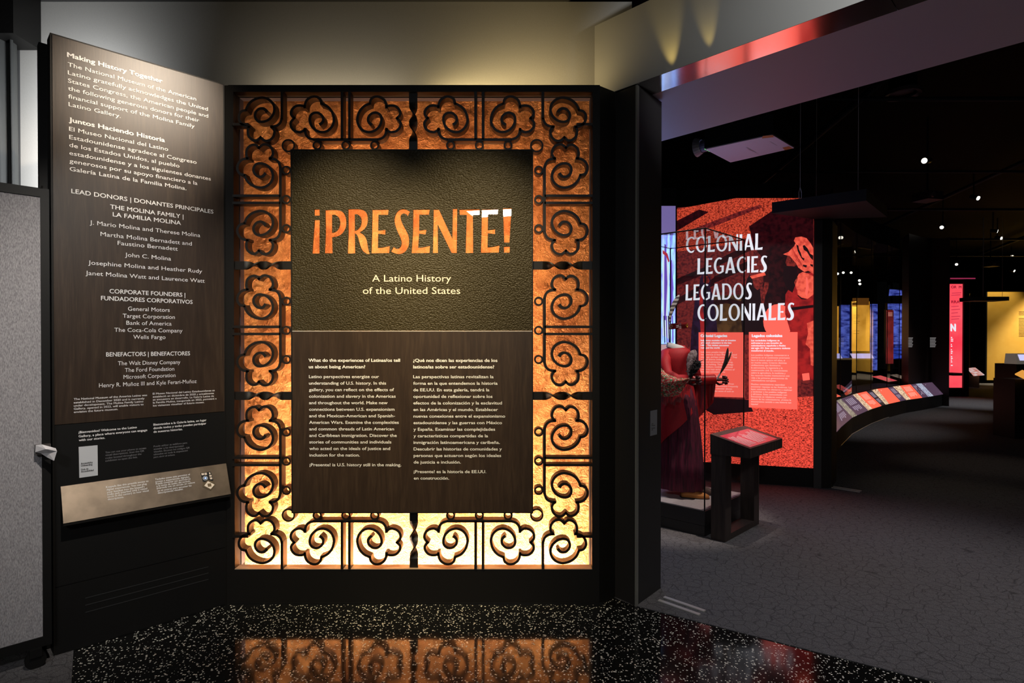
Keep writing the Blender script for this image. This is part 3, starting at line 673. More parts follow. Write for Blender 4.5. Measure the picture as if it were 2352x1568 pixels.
pic('soft_shadow', [(1720, 520), (1780, 480), (1868, 474), (1868, 800), (1760, 800), (1750, 700), (1755, 600), (1735, 570)], 2, G_SHADE)
for a in ((1555, 655, 1630, 625), (1640, 615, 1735, 570), (1555, 700, 1640, 655), (1640, 650, 1720, 615)):
    pic('beam_shadow', [(a[0], a[1]), (a[2], a[3]), (a[2], a[3] - 17), (a[0], a[1] - 15)], 2, G_SHADE)
pic('ground', [(1555, 925), (1868, 910), (1868, 1075), (1555, 1057)], 2, G_GROUND)
pic('ground_edge', [(1555, 800), (1612, 800), (1612, 935), (1555, 935)], 2, G_CLOTH)
pic('ground_edge', [(1555, 815), (1612, 815), (1612, 838), (1555, 838)], 3, G_DARK)
pic('ground_edge', [(1625, 912), (1720, 918), (1730, 945), (1640, 952), (1610, 935)], 3, G_DARK)
pic('woman_figure', [(1608, 640), (1613, 630), (1624, 628), (1632, 640), (1631, 660), (1640, 690), (1648, 760), (1650, 840), (1600, 900), (1580, 905), (1588, 760), (1596, 690), (1606, 665)], 4, G_PURPLE)
pic('woman_face', [(1616, 632), (1626, 634), (1630, 645), (1628, 650), (1622, 652), (1615, 648)], 5, G_SKIN)
pic('woman_arm', [(1607, 664), (1613, 668), (1616, 720), (1622, 800), (1612, 800), (1606, 715)], 5, G_CLOTH)
pic('doorway', [(1626, 680), (1712, 676), (1712, 765), (1640, 765)], 3, glow('backlit_ochre', (110, 72, 40), .7, 12, (60, 34, 22)))
pic('arch_shadow', [(1626, 692), (1668, 684), (1712, 694), (1712, 708), (1668, 696), (1628, 706)], 4, G_SHADE)
pic('drummer_figure', [(1716, 640), (1722, 630), (1745, 660), (1748, 690), (1758, 700), (1764, 770), (1705, 768), (1700, 700)], 4, G_DARK)
pic('drummer_face', [(1726, 632), (1738, 629), (1752, 634), (1754, 650), (1750, 652), (1748, 660), (1740, 666), (1732, 660)], 5, G_SKIN)
pic('head_band', [(1722, 634), (1756, 625), (1759, 632), (1727, 640)], 6, G_PALE)
pic('drumstick', [(1756, 648), (1766, 648), (1764, 664), (1757, 682), (1754, 700), (1748, 700), (1750, 680)], 6, G_SKIN)
pic('drum_head', [(1787 + 34 * math.cos(a * .2618), 738 + 40 * math.sin(a * .2618)) for a in range(24)], 5, G_SALMON)
pic('dancer_robe', [(1804, 676), (1820, 650), (1842, 628), (1868, 625), (1868, 872), (1832, 872), (1815, 860), (1815, 760), (1803, 720)], 6, G_CLOTH)
def c71(l): return [(1560 + x / 7.128, 480 + y / 7.128) for x, y in l]
pic('dancer_shirt', c71([(1960, 1060), (2020, 1030), (2100, 1050), (2196, 1100), (2196, 1400), (2100, 1470), (2000, 1450), (1940, 1400), (1930, 1330), (1880, 1200)]), 7, G_PALE)
pic('shirt_fold', c71([(2070, 1110), (2100, 1130), (2120, 1290), (2090, 1440), (2060, 1380), (2080, 1250)]), 8, G_SALMON)
pic('shirt_fold', c71([(1935, 1400), (2010, 1455), (2075, 1470), (2080, 1480), (2000, 1475), (1940, 1420)]), 8, G_DARK)
pic('dancer_sash', [(1815, 706), (1868, 700), (1868, 706), (1818, 713)], 8, G_DARK)
pic('dancer_trousers', [(1853, 742), (1868, 736), (1868, 840), (1862, 838), (1860, 800), (1850, 790), (1856, 765)], 8, G_PALE)
pic('dancer_head', [(1800, 612), (1815, 598), (1830, 612), (1832, 640), (1820, 672), (1808, 664), (1798, 640)], 7, G_DARK)
pic('feather_headdress', c71([(1876, 520), (1900, 465), (2000, 450), (2085, 478), (2150, 560), (2196, 640), (2196, 1060), (2110, 1010), (2050, 1030), (1950, 960), (1905, 880), (1800, 770), (1700, 740), (1790, 700), (1830, 660), (1880, 610), (1905, 560)]), 8, G_PALE)
for q in ([(2020, 600), (2050, 590), (2105, 650), (2140, 730), (2192, 760), (2192, 840), (2150, 800), (2090, 700), (2040, 670)], [(1915, 580), (1950, 600), (1960, 660), (1990, 720), (2015, 810), (1980, 770), (1940, 690)], [(1990, 780), (2050, 810), (2040, 850), (1995, 800)], [(2020, 910), (2090, 920), (2080, 960), (2030, 940)], [(2140, 900), (2190, 910), (2190, 950), (2150, 930)]):
    pic('dark_plume', c71(q), 9, G_DARK)
for i in range(7):
    q = [(1905 + i * 36 - 60, 640 + i * 58), (1912 + i * 36 - 60, 636 + i * 58), (1985 + i * 34 - 60, 830 + i * 40), (1978 + i * 34 - 60, 834 + i * 40)]
    if i < 4: pic('plume_line', c71(q), 9, G_CLOTH)
pic('bead_crown', c71([(1770, 770), (1800, 760), (1880, 850), (1920, 910), (1890, 940), (1760, 930), (1740, 880)]), 9, G_SKIN)
pic('dancer_foot', [(1842, 858), (1858, 856), (1860, 872), (1844, 874)], 8, G_SALMON)
# display lettering in a flared hand, cap height one
def arc(cx, cy, rx, ry, a0, a1, n=14): return [(cx + rx * math.cos(math.radians(a0 + (a1 - a0) * i / n)), cy + ry * math.sin(math.radians(a0 + (a1 - a0) * i / n))) for i in range(n + 1)]
def norm(p, x0, x1): return [((x - x0) / 358., (860 - y) / 358.) for x, y in p]
GL = {'O': (.66, [arc(.33, .5, .33, .51, 0, 360, 28)[:-1], arc(.33, .5, .19, .41, 0, 360, 28)[:-1]]),
      'C': (.52, [arc(.33, .5, .33, .51, 62, 292, 18) + [(.52, .16)] + arc(.34, .5, .20, .41, 295, 58, 16) + [(.50, .80)]]),
      'G': (.60, [arc(.33, .5, .33, .51, 60, 300, 18) + [(.58, .10), (.60, .50), (.36, .50), (.36, .41), (.46, .41), (.46, .14)] + arc(.33, .5, .19, .41, 300, 62, 16)]),
      'D': (.62, [[(0, 0), (.02, .5), (0, 1), (.24, 1)] + arc(.26, .5, .36, .5, 90, -90, 16) + [(.2, 0)], [(.15, .10), (.24, .10)] + arc(.25, .5, .22, .40, -90, 90, 14) + [(.15, .90)]]),
      'L': (.42, [[(0, 1), (.16, 1), (.145, .12), (.27, .13), (.42, .16), (.40, 0), (-.02, 0), (.005, .5)]]),
      'I': (.16, [[(0, 1), (.16, 1), (.145, .5), (.16, 0), (0, 0), (.015, .5)]]),
      'A': (.60, [[(.22, 1), (.38, 1), (.60, 0), (.43, 0), (.39, .20), (.18, .20), (.13, 0), (0, 0)], [(.20, .30), (.37, .30), (.29, .74)]]),
      'E': (.41, [norm(E_, 687, 838)]), 'S': (.43, [norm(S_, 848, 1003)]),
      'N': (.56, [norm([(1197, 503), (1240, 503), (1350, 742), (1354, 497), (1390, 496), (1386, 858), (1345, 858), (1230, 622), (1232, 858), (1191, 858)], 1191, 1390)])}
def word(s, xl, yb, xr, cap):
    A = hit(xl, yb, LL, LN); wid = (hit(xr, yb, LL, LN) - A).dot(LD); gap = .075
    tot = sum(GL[ch][0] for ch in s) + gap * (len(s) - 1); sx = wid / tot; x = 0
    c = bpy.data.curves.new('t', 'CURVE'); c.dimensions = '2D'; c.fill_mode = 'BOTH'
    for ch in s:
        for l in GL[ch][1]:
            sp = c.splines.new('POLY'); sp.points.add(len(l) - 1); sp.use_cyclic_u = True
            for p, q in zip(sp.points, l): p.co = ((x + q[0]) * sx, q[1] * cap, 0, 1)
        x += GL[ch][0] + gap
    o = bpy.data.objects.new('t', c); COL.objects.link(o); bpy.context.view_layer.update()
    me = bpy.data.meshes.new_from_object(o.evaluated_get(bpy.context.evaluated_depsgraph_get()))
    vs = [A + LD * v.co.x + Vector((0, 0, v.co.y)) + LN * .006 for v in me.vertices]; fs = [tuple(p.vertices) for p in me.polygons]
    bpy.data.objects.remove(o); bpy.data.curves.remove(c); bpy.data.meshes.remove(me)
    return mesh('title_lettering', vs, fs, G_WHITE, lb)
for a in (('COLONIAL', 1575.5, 581, 1751.5, .172), ('LEGACIES', 1602, 630, 1761.8, .172), ('LEGADOS', 1575, 689.8, 1727, .172), ('COLONIALES', 1602, 737, 1824, .178)): word(*a)
def tboard(pts): return quad_plate('text_panel', pts, LL, LN, .003, .012, G_SALMON, lb)
tb1 = tboard([(1604.6, 763), (1710, 763), (1710, 912.5), (1604.6, 909.5)])
tb2 = tboard([(1720, 762.4), (1831.5, 762.4), (1831, 939.8), (1720, 935)])
LP12 = LL + LN * .012
def c4(l, x, y0, dy, mb=None): return [(s, 1500 + x / 3.92, 740 + (y0 + i * dy) / 3.92, None) for i, s in enumerate(l)]
txt('heading_lettering', tb1, WHITE2 if 'WHITE2' in globals() else G_WHITE, [('Colonial Legacies', 1609.7, 773.7, 1670)], LP12, LN, LD, UZ, .027, .09, off=.0008)
txt('heading_lettering', tb2, G_WHITE, [('Legados coloniales', 1727.3, 773.7, 1796.5)], LP12, LN, LD, UZ, .027, .09, off=.0008)
G_FAINT = glow('backlit_pink_text', (255, 190, 182), 1.)
txt('paragraph_lettering', tb1, G_WHITE, c4(['Indigenous societies met an invasion', 'of Spanish colonizers in the late', '1400s. This violent encounter', 'reshaped the world.'], 430, 169, 22.2), LP12, LN, LD, UZ, .0165, .06, off=.0008, xs=1.0)
txt('paragraph_lettering', tb1, G_FAINT, c4(['Indigenous peoples began settling', 'the Americas at least fifteen thousand', 'years ago, perhaps much earlier. They', 'created diverse civilizations that', 'mastered astronomy, engineering,', 'and city building. Their knowledge', 'of agriculture, medicine, and local', 'resources kept early generations of', 'European colonizers alive.'], 430, 274, 22) + c4(['colonizers expected to find', 'riches. Colonial', 'laws enabled them to exploit', 'and enslave Indigenous and African', 'peoples. These communities frequently', 'rebelled against colonists’ abuses.', 'How do we make sense of such an'], 430, 488, 22.2), LP12, LN, LD, UZ, .0162, .02, off=.0008, xs=1.0)
txt('paragraph_lettering', tb2, G_WHITE, c4(['Las sociedades indígenas se', 'enfrentaron a una invasión de', 'colonizadores españoles a finales', 'del siglo XV. Este encuentro violento', 'transformó al mundo.'], 884, 170, 23), LP12, LN, LD, UZ, .0165, .06, off=.0008, xs=1.03)
txt('paragraph_lettering', tb2, G_FAINT, c4(['Los pueblos indígenas comenzaron a', 'asentarse en el continente americano', 'hace al menos quince mil años, si', 'no mucho antes. Crearon distintas', 'civilizaciones que dominaron', 'la astronomía, la ingeniería y la', 'construcción civil. Su conocimiento', 'sobre la agricultura, la medicina y', 'los recursos locales mantuvieron con', 'vida a las primeras generaciones de', 'colonizadores europeos.'], 884, 301, 22.8) + c4(['Muchos colonizadores esperaban', 'encontrar riquezas en las Américas. Las', 'leyes coloniales los alentaron a explotar', 'y esclavizar a los pueblos indígenas', 'y africanos. Estas comunidades con', 'frecuencia se rebelaron contra los', 'abusos de los colonizadores. ¿Cómo le', 'encontramos sentido a una historia tan', 'injusta?'], 882, 563, 22.3), LP12, LN, LD, UZ, .0162, .02, off=.0008, xs=1.03)

# projection screen in the gap beside the lightbox, widened out of view for blue light
PSY = 6.05
ps = thing('projection_screen', 'bright blue and white projected image on a wall beside the red lightbox', 'screen', (1.6, PSY, 0))
xa, xb = at(1120, 700, PSY).x, at(1551, 700, PSY).x
def zz(y): return at(1535, y, PSY).z
MB().box((xa, PSY + .002, 0), (xb + .012, PSY + .06, 3.1)).build('screen_wall', DARK, ps)
MB().box((xa, PSY - .004, zz(790)), (xb, PSY + .001, zz(540))).build('lit_image', glow('projected_blue', (150, 205, 255), 2.0, 9, (120, 110, 235), (5, 1, .7)), ps)
MB().box((xa, PSY - .004, zz(539)), (xb, PSY + .001, zz(473))).build('upper_band', glow('projected_lavender', (122, 108, 168), .8), ps)
MB().box((xa, PSY - .004, zz(900)), (xb, PSY + .001, zz(791))).build('lower_band', glow('projected_pink', (240, 190, 196), .7), ps)
def pimg(name, pts, m, o=.006): return mesh(name, [at(x, y, PSY - o) for x, y in pts], [tuple(range(len(pts)))], m, ps)
G_PUR = glow('projected_purple', (120, 84, 205), .9); G_WHT = glow('projected_white', (225, 240, 255), 1.05); G_INK = glow('projected_ink', (40, 34, 80), .6)
pimg('figure_robe', [(1522, 572), (1532, 578), (1537, 620), (1534, 720), (1540, 780), (1522, 770)], G_WHT)
pimg('figure_fold', [(1526, 560), (1530, 562), (1533, 650), (1529, 735), (1525, 735)], G_PUR, .008)
pimg('figure_fold', [(1539, 600), (1543, 596), (1546, 660), (1542, 740), (1540, 740)], G_PUR, .008)
for x in (1524, 1529, 1534, 1543): pimg('figure_fringe', [(x, 725), (x + 2.5, 725), (x + 4, 785), (x + 2, 788)], G_PUR if x % 2 else G_INK, .009)
pimg('figure_trim', [(1522, 574), (1533, 582), (1538, 600), (1535, 602), (1530, 588), (1522, 582)], glow('projected_red', (200, 50, 70), .9), .009)

# ------------------------------------------------------------------ canopy slab and its cables
CB = 2.74
q = [at(1773, 489, 5.62), at(1990, 461, 5.12), at(2038, 495, 5.80), at(1872, 510, 5.9)]
cz = [(p.x, p.y) for p in q]
can = thing('hanging_canopy', 'dark flat canopy slab hung on thin wires above the lightbox column', 'canopy', (cz[0][0], cz[0][1], CB))
MB().prism(cz, CB, CB + .105).build('slab', mat('canopy_grey', (.028, .028, .028), .7), can)
for i, (x, y0, Y, y1) in enumerate(((1971, 185, 5.25, 433), (1875, 250, 5.9, 445))):
    a = at(x, y1, Y); MB().tube([(a.x, a.y, CB + .1), (a.x, a.y, 4.74)], .0025, 5).build('wire', STEEL, can)
a = at(1838, 455, 5.3)
hw = thing('hook_wire', 'thin steel wire ending in an open hook, hanging near the projector', 'wire', (a.x, a.y, a.z))
MB().tube([(a.x, a.y, a.z + .1), (a.x, a.y, 4.74)], .0025, 5).build('wire', STEEL, hw)
MB().tube([(a.x, a.y, a.z + .1), (a.x - .012, a.y, a.z + .05), (a.x - .010, a.y, a.z), (a.x + .012, a.y, a.z), (a.x + .012, a.y, a.z + .05), (a.x, a.y, a.z + .1)], .003, 5).build('hook', STEEL, hw)

# ------------------------------------------------------------------ glass vitrine
vN, vR, vB, vL = Vector((1.475, 4.425, 0)), Vector((1.985, 4.945, 0)), Vector((1.475, 5.415, 0)), Vector((.965, 4.895, 0))
vc = (vN + vR + vB + vL) / 4; VZ0, VZ1 = .205, 2.365
vit = thing('glass_vitrine', 'tall square glass vitrine on a dark plinth holding the red dressed mannequin', 'display case', vc)
def inset(k): return [tuple((vc + (p - vc) * k).xy) for p in (vN, vR, vB, vL)]
MB().prism(inset(1.0), .088, VZ0 - .006).build('plinth', JAMB, vit)
MB().prism(inset(.985), .0, .084).build('plinth_base', JAMB, vit)
MB().prism(inset(.97), VZ0 - .006, VZ0).build('deck', noisy(mat('deck_board', (.4, .33, .32), .7), 60, [(.3, (.36, .30, .29)), (.7, (.44, .37, .36))]), vit)
cs = [vN, vR, vB, vL]
for i in range(4):
    a, b_ = cs[i] * .985 + vc * .015, cs[(i + 1) % 4] * .985 + vc * .015
    mesh('glass_pane', [(a.x, a.y, VZ0), (b_.x, b_.y, VZ0), (b_.x, b_.y, VZ1), (a.x, a.y, VZ1)], [(0, 1, 2, 3)], GLASS, vit)
mesh('glass_lid', [(*p, VZ1 - .004) for p in inset(.985)], [(0, 1, 2, 3)], LIDGLASS, vit)
mb = MB(); t_ = .0055
for p in inset(.985): mb.tube([(p[0], p[1], VZ0 - .004), (p[0], p[1], VZ1)], t_, 4)
P4 = inset(.985)
for i in range(4): mb.tube([(*P4[i], VZ1), (*P4[(i + 1) % 4], VZ1)], t_, 4)
mb.build('seam_edging', BLACK, vit)

# ------------------------------------------------------------------ dressed mannequin
MY = 4.90
def M(px, py, dy=0.): return at(px, py, MY + dy)
RED = noisy(mat('red_knit', (.55, .012, .018), .7), 90, [(.3, (.36, .004, .010)), (.7, (.54, .008, .015))], sc=(3, 3, .4))
VELVET = noisy(mat('dark_velvet', (.085, .004, .018), .8), 12, [(.35, (.035, .002, .010)), (.65, (.15, .006, .032))], sc=(9, 9, .5))
SATIN = mat('red_satin', (.50, .012, .012), .35)
FLORAL = mat('floral_shawl', (.3, .1, .08), .7)
v = nd(FLORAL, 'ShaderNodeTexVoronoi', Scale=105.); lk(FLORAL, coords(FLORAL), v.inputs['Vector'])
sp_ = nd(FLORAL, 'ShaderNodeSeparateColor'); lk(FLORAL, v.outputs['Color'], sp_.inputs[0])
r_ = ramp(FLORAL, sp_.outputs[0], [(.0, (.55, .03, .03)), (.3, (.50, .28, .16)), (.5, (.05, .16, .06)), (.7, (.62, .42, .30)), (.85, (.45, .02, .03)), (1., (.03, .02, .02))])
FLORAL.node_tree.nodes[-1].color_ramp.interpolation = 'CONSTANT'; lk(FLORAL, r_, P_(FLORAL).inputs['Base Color'])
man = thing('dressed_mannequin', 'headless mannequin in a red top, floral shawl and long dark red skirt inside the vitrine', 'mannequin', (1.44, MY, VZ0))
cx = M(1549, 830).x; rt = math.radians(-28)
def Z(py): return M(1550, py).z
mb = MB()
mb.loft([ell(cx + .02, MY, Z(888), .125, .10, 24, rt), ell(cx + .01, MY, Z(868), .120, .098, 24, rt), ell(cx, MY, Z(846), .128, .105, 24, rt), ell(cx, MY, Z(826), .140, .112, 24, rt), ell(cx, MY, Z(812), .140, .105, 24, rt), ell(cx + .012, MY, Z(803), .112, .085, 24, rt), ell(cx + .025, MY, Z(797), .070, .062, 24, rt), ell(cx + .028, MY, Z(793), .060, .055, 24, rt)])
mb.build('bodice', RED, man, True)
mb = MB(); c0 = M(1553, 797); A = []
for zt, r0, r1 in ((Z(803), .082, .068), (Z(792), .078, .064)):
    A.append(ell(c0.x, MY, zt, r0, r1, 24, rt))
for zt, r0, r1 in ((Z(791), .068, .056), (Z(801), .062, .050)):
    A.append(ell(c0.x, MY, zt, r0, r1, 24, rt))
tilt = lambda r: [(x, y, z - (x - c0.x) * .30) for x, y, z in r]
mb.loft([tilt(r) for r in A], cap=False); mb.build('collar', mat('white_collar', (.8, .78, .76), .7), man, True)
mb = MB(); mb.loft([ell(c0.x, MY, Z(800), .045, .04, 16), ell(c0.x, MY, Z(796), .045, .04, 16)]); mb.build('neck_block', BLACK, man, True)
mb = MB(); pl_ = lambda a: (lambda g: 1 + a * math.sin(g * 13))
mb.loft([ell(cx + .02, MY, Z(880), .125, .10, 78, rt, pl_(.0)), ell(cx + .025, MY, Z(920), .155, .125, 78, rt, pl_(.02)), ell(cx + .04, MY, Z(990), .172, .145, 78, rt, pl_(.035)), ell(cx + .05, MY, Z(1060), .183, .16, 78, rt, pl_(.045)), ell(cx + .055, MY, Z(1118), .190, .17, 78, rt, pl_(.055))])
mb.build('skirt', VELVET, man, True)
# bright red wrap falling to a diagonal edge
mb = MB(); rows = []
for i in range(15):
    q = i / 14; g = math.radians(182 + 162 * q); col = []
    zend = 1030 - 118 * q
    for j in range(7):
        py = 880 + (zend - 880) * j / 6; k = 1.05 + .02 * math.sin(q * 30)
        R0 = .128 + (min(py, 990) - 880) / 110 * .050; p = (cx + .025 + (py - 880) * .00015 + R0 * k * math.cos(g), MY + R0 * .86 * k * math.sin(g), Z(py)); col.append(p)
    rows.append(col)
mb.add([p for c_ in rows for p in c_], [(i * 7 + j, (i + 1) * 7 + j, (i + 1) * 7 + j + 1, i * 7 + j + 1) for i in range(14) for j in range(6)])
mb.build('wrap', RED, man, True)
# sleeves and hands
def hand(name, wrist, d, up, parent, s=1.):
    d = Vector(d).normalized(); up = Vector(up).normalized(); sd = d.cross(up).normalized(); up = sd.cross(d); w0 = Vector(wrist)
    mb = MB(); mb.tube([w0 - d * .02 * s, w0 + d * .03 * s, w0 + d * .075 * s], [(.017 * s, .014 * s), (.032 * s, .015 * s), (.034 * s, .012 * s)], 10)
    for i, (o_, L) in enumerate(((-.027, .060), (-.009, .072), (.009, .068), (.026, .054))):
        b0 = w0 + d * .072 * s + up * o_ * s
        mb.tube([b0, b0 + d * L * .45 * s + sd * .006, b0 + d * L * .62 * s + sd * L * .45 * s, b0 + d * L * .35 * s + sd * L * .75 * s], [.0085 * s, .008 * s, .0072 * s, .006 * s], 7)
    t0 = w0 + d * .02 * s - up * .026 * s
    mb.tube([t0, t0 + d * .028 * s - up * .012 * s + sd * .02 * s, t0 + d * .052 * s + sd * .042 * s], [.011 * s, .009 * s, .0065 * s], 7)
    return mb.build(name, mat('mannequin_skin', (.10, .03, .025), .6), parent, True)
mb = MB(); mb.tube([M(1532, 812, -.02), M(1528, 835, -.09), M(1533, 858, -.15), M(1556, 871, -.19), M(1580, 871, -.2)], [.046, .046, .043, .041, .040], 14); mb.build('sleeve', RED, man, True)
mb = MB(); mb.tube([M(1572, 812, .05), M(1590, 838, .04), M(1598, 866, -.02)], [.055, .052, .048], 14); mb.build('sleeve', RED, man, True)
mb = MB(); pts = []; rr = []
for i in range(23):
    q = i / 22; pts.append(M(1588 + 54 * q, 873 - 2 * q, -.03)); rr.append(.043 + (.006 if i % 2 else -.004) * (1 if q < .5 else .3))
mb.tube(pts, rr, 14); mb.build('cuff', SATIN, man, True)
mb = MB(); rows = []
for i in range(13):
    q = i / 12; x = 1588 + 62 * q; e_ = 965 - 70 * abs(q - .25) - (40 if q > .9 else 0); rows.append([M(x + (1. - q) * (-6) * j / 5, 872 + (e_ - 872) * j / 5, -.03 + .02 * math.sin(i * 1.7)) for j in range(6)])
mb.add([p for c_ in rows for p in c_], [(i * 6 + j, (i + 1) * 6 + j, (i + 1) * 6 + j + 1, i * 6 + j + 1) for i in range(12) for j in range(5)])
mb.build('hanging_sleeve', noisy(mat('sheer_red', (.36, .008, .012), .5), 14, [(.3, (.20, .004, .008)), (.7, (.46, .012, .014))], sc=(12, 12, .6)), man, True)
h1 = hand('hand', M(1576, 872, -.2), (1, -.25, .02), (0, -.2, 1), man); h2 = hand('hand', M(1638, 871, -.03), (1, -.3, .0), (0, -.2, 1), man)
# shawl from the shoulder round to the forearm, hanging below
mb = MB(); top = [M(1508, 826, -.12), M(1519, 842, -.20), M(1534, 858, -.255), M(1560, 867, -.27), M(1586, 868, -.26)]
top = [Vector(p) for p in crom([tuple(p) for p in top], 5)]; n_ = len(top); V = []
for i, p in enumerate(top):
    q = i / (n_ - 1); drop = .09 + .17 * (1 - q) ** .8 * (1 if q > .05 else .9)
    if q > .8: drop *= (1.05 - q) / .25
    for j in range(8):
        s = j / 7
        if j == 0: V.append(p + Vector((0, .085, .012))); continue
        V.append(p + Vector((-.05 * s * (1 - q), -.012 * math.sin(s * 7 + q * 9) + .04 * s, -drop * s)))
mb.add(V, [(i * 8 + j, (i + 1) * 8 + j, (i + 1) * 8 + j + 1, i * 8 + j + 1) for i in range(n_ - 1) for j in range(7)])
sh_ = mb.build('shawl', FLORAL, man, True)
TASS = mat('shawl_fringe', (.10, .03, .025), .8); mb = MB()
for i in range(0, n_):
    p = V[i * 8 + 7]
    for d in range(3): mb.tube([p + Vector((d * .006, 0, 0)), p + Vector((d * .007 - .004, -.004, -.05 - .012 * (i % 3)))], .0016, 4)
mb.build('fringe', TASS, sh_)
for x, y, dy, mm_ in ((1578, 1139, -.08, mat('tan_suede', (.55, .20, .04), .7)), (1603, 1128, .03, mat('brown_suede', (.10, .05, .035), .7))):
    mb = MB(); b0 = M(x - 14, y, dy); b0.z = VZ0 + .001; R = []
    for q, wy, hz in ((0, .025, .05), (.04, .034, .075), (.09, .036, .068), (.14, .04, .048), (.19, .036, .036), (.215, .018, .022)):
        R.append([(b0.x + q + 0 * j, b0.y - q * .25 + wy * math.cos(j * math.pi / 6), b0.z + .006 + max(0, hz * math.sin(j * math.pi / 6)) if j < 7 else b0.z + .006) for j in range(12)])
    so = mb.loft(R).build('shoe', mm_, man, True)
    mb = MB(); mb.loft([[(p[0], p[1] * 1.0, b0.z + (p[2] - b0.z > .006) * .0) for p in r] for r in R])
    MB().prism([(b0.x - .004, b0.y + .028), (b0.x + .1, b0.y + .012), (b0.x + .216, b0.y - .036), (b0.x + .216, b0.y - .07), (b0.x + .1, b0.y - .066), (b0.x - .004, b0.y - .03)], b0.z - .001, b0.z + .006).build('sole', BLACK, so)
# headband on its thin mount, with a feather
hb = thing('beaded_headband', 'red, yellow and white beaded headband with an upright feather, floating above the mannequin collar', 'headband', M(1557, 750))
HBM = mat('bead_band', (.45, .03, .03), .5)
hc = M(1558, 749); hx, hy_ = .078, .085
mb = MB(); A = []
for zt, k in ((.026, 1.), (-.022, 1.)): A.append([(x, y, z + (x - hc.x) * .06) for x, y, z in ell(hc.x, MY, hc.z + zt, hx * k, hy_ * k, 32)])
for zt, k in ((-.022, .95), (.026, .95)): A.append([(x, y, z + (x - hc.x) * .06) for x, y, z in ell(hc.x, MY, hc.z + zt, hx * k, hy_ * k, 32)])
A.append(A[0]); mb.loft(A, cap=False); band = mb.build('band', HBM, hb, True)
def bead(pts, col):
    mesh('bead_patch', [(hc.x + (hx + .0015) * math.cos(math.radians(g)), MY + (hy_ + .0015) * math.sin(math.radians(g)), hc.z + z + (hx * math.cos(math.radians(g))) * .06) for g, z in pts], [tuple(range(len(pts)))], mat('bead_colour', col, .5), band)
for g0 in (204, 318):
    bead([(g0 - 16, .002), (g0, .020), (g0 + 16, .002), (g0, -.016)], (.75, .48, .03))
for z0 in (0, -.012):
    bead([(238, .004 + z0), (262, .022 + z0), (272, .022 + z0), (250, .004 + z0)], (.75, .74, .74)); bead([(238, .004 + z0), (250, .004 + z0), (272, -.008 + z0), (262, -.008 + z0)], (.6, .6, .62))
FE = mat('barred_feather', (.5, .47, .45), .8)
wv = nd(FE, 'ShaderNodeTexWave', Scale=9.); wv.inputs['Distortion'].default_value = 2.; wv.bands_direction = 'Z'; lk(FE, coords(FE), wv.inputs['Vector'])
lk(FE, ramp(FE, wv.outputs['Fac'], [(.35, (.09, .08, .08)), (.6, (.62, .58, .56))]), P_(FE).inputs['Base Color'])
def feather(mb, pts, wid, n=10):
    """pts: centre line; a thin curved blade with a raised quill"""
    P = [Vector(p) for p in crom([tuple(p) for p in pts], 6)]; N_ = len(P); W_ = []
    for i in range(N_):
        q = i / (N_ - 1); W_.append(wid * (math.sin(min(q * 1.15, 1) * math.pi * .5) ** .8) * (1 - max(0, (q - .72) / .28) ** 2 * .92) * (1 + .06 * math.sin(i * 2.9)))
    mb.tube(P, [(max(w_ * .16, .0015), max(w_, .002)) for w_ in W_], 8); mb.tube(P[:N_ * 2 // 3], .0022, 5); return mb
feather(MB(), [M(1538, 741, .02), M(1540, 722, .02), M(1548, 700, .02), M(1560, 677, .02)], .022).build('feather', FE, hb, True)
MB().tube([(hc.x - .02, MY, hc.z - .02), (hc.x - .02, MY, Z(797))], .0022, 5).build('mount_rod', BLACK, hb)
f1 = thing('feather_fan', 'fluffy grey and black feather bundle held upright in the mannequin hand at the waist', 'feather fan', M(1586, 868, -.22))
DKF = noisy(mat('dark_plume', (.03, .02, .022), .9), 30, [(.4, (.012, .009, .01)), (.7, (.06, .04, .045))])
GRF = noisy(mat('grey_plume', (.3, .2, .2), .9), 60, [(.4, (.22, .13, .13)), (.65, (.60, .46, .46))])
feather(MB(), [M(1582, 872, -.21), M(1584, 850, -.21), M(1588, 825, -.21), M(1597, 803, -.21)], .040).build('plume', GRF, f1, True)
feather(MB(), [M(1584, 872, -.225), M(1590, 856, -.225), M(1598, 842, -.225), M(1607, 828, -.225)], .036).build('plume', DKF, f1, True)
mb = MB()
for i in range(70):
    q = random.random(); b0 = M(1588 + 16 * q, 860 - 30 * q, -.225 - random.random() * .02); a_ = random.uniform(-.4, 3.3)
    mb.tube([b0, b0 + Vector((math.cos(a_) * .05, random.uniform(-.03, .03), abs(math.sin(a_)) * .03 + .01))], [.003, .001], 4)
mb.build('down', DKF, f1)
MB().tube([M(1579, 880, -.21), M(1584, 866, -.21)], .007, 7).build('handle', mat('bead_wrap', (.5, .5, .52), .4), f1)
f2 = thing('feather_fan', 'pair of slim dark feathers held out in front in the other mannequin hand', 'feather fan', M(1650, 866, -.05))
feather(MB(), [M(1652, 862, -.06), M(1660, 845, -.06), M(1668, 824, -.06), M(1672, 798, -.06)], .014).build('plume', DKF, f2, True)
feather(MB(), [M(1652, 862, -.05), M(1664, 844, -.05), M(1673, 826, -.05), M(1680, 808, -.05)], .009).build('plume', noisy(mat('brown_plume', (.14, .07, .03), .8), 40, [(.4, (.05, .02, .01)), (.6, (.25, .13, .06))]), f2, True)
MB().tube([M(1643, 876, -.06), M(1654, 858, -.06)], .007, 7).build('handle', mat('bead_wrap_grey', (.4, .36, .36), .4), f2)
MB().obox(vc + Vector((.27, .02, VZ0 + .022)), (1, 1, 0), (-1, 1, 0), UZ, .05, .02, .02).build('object_label', mat('label_pink', (.55, .42, .42), .6), vit)

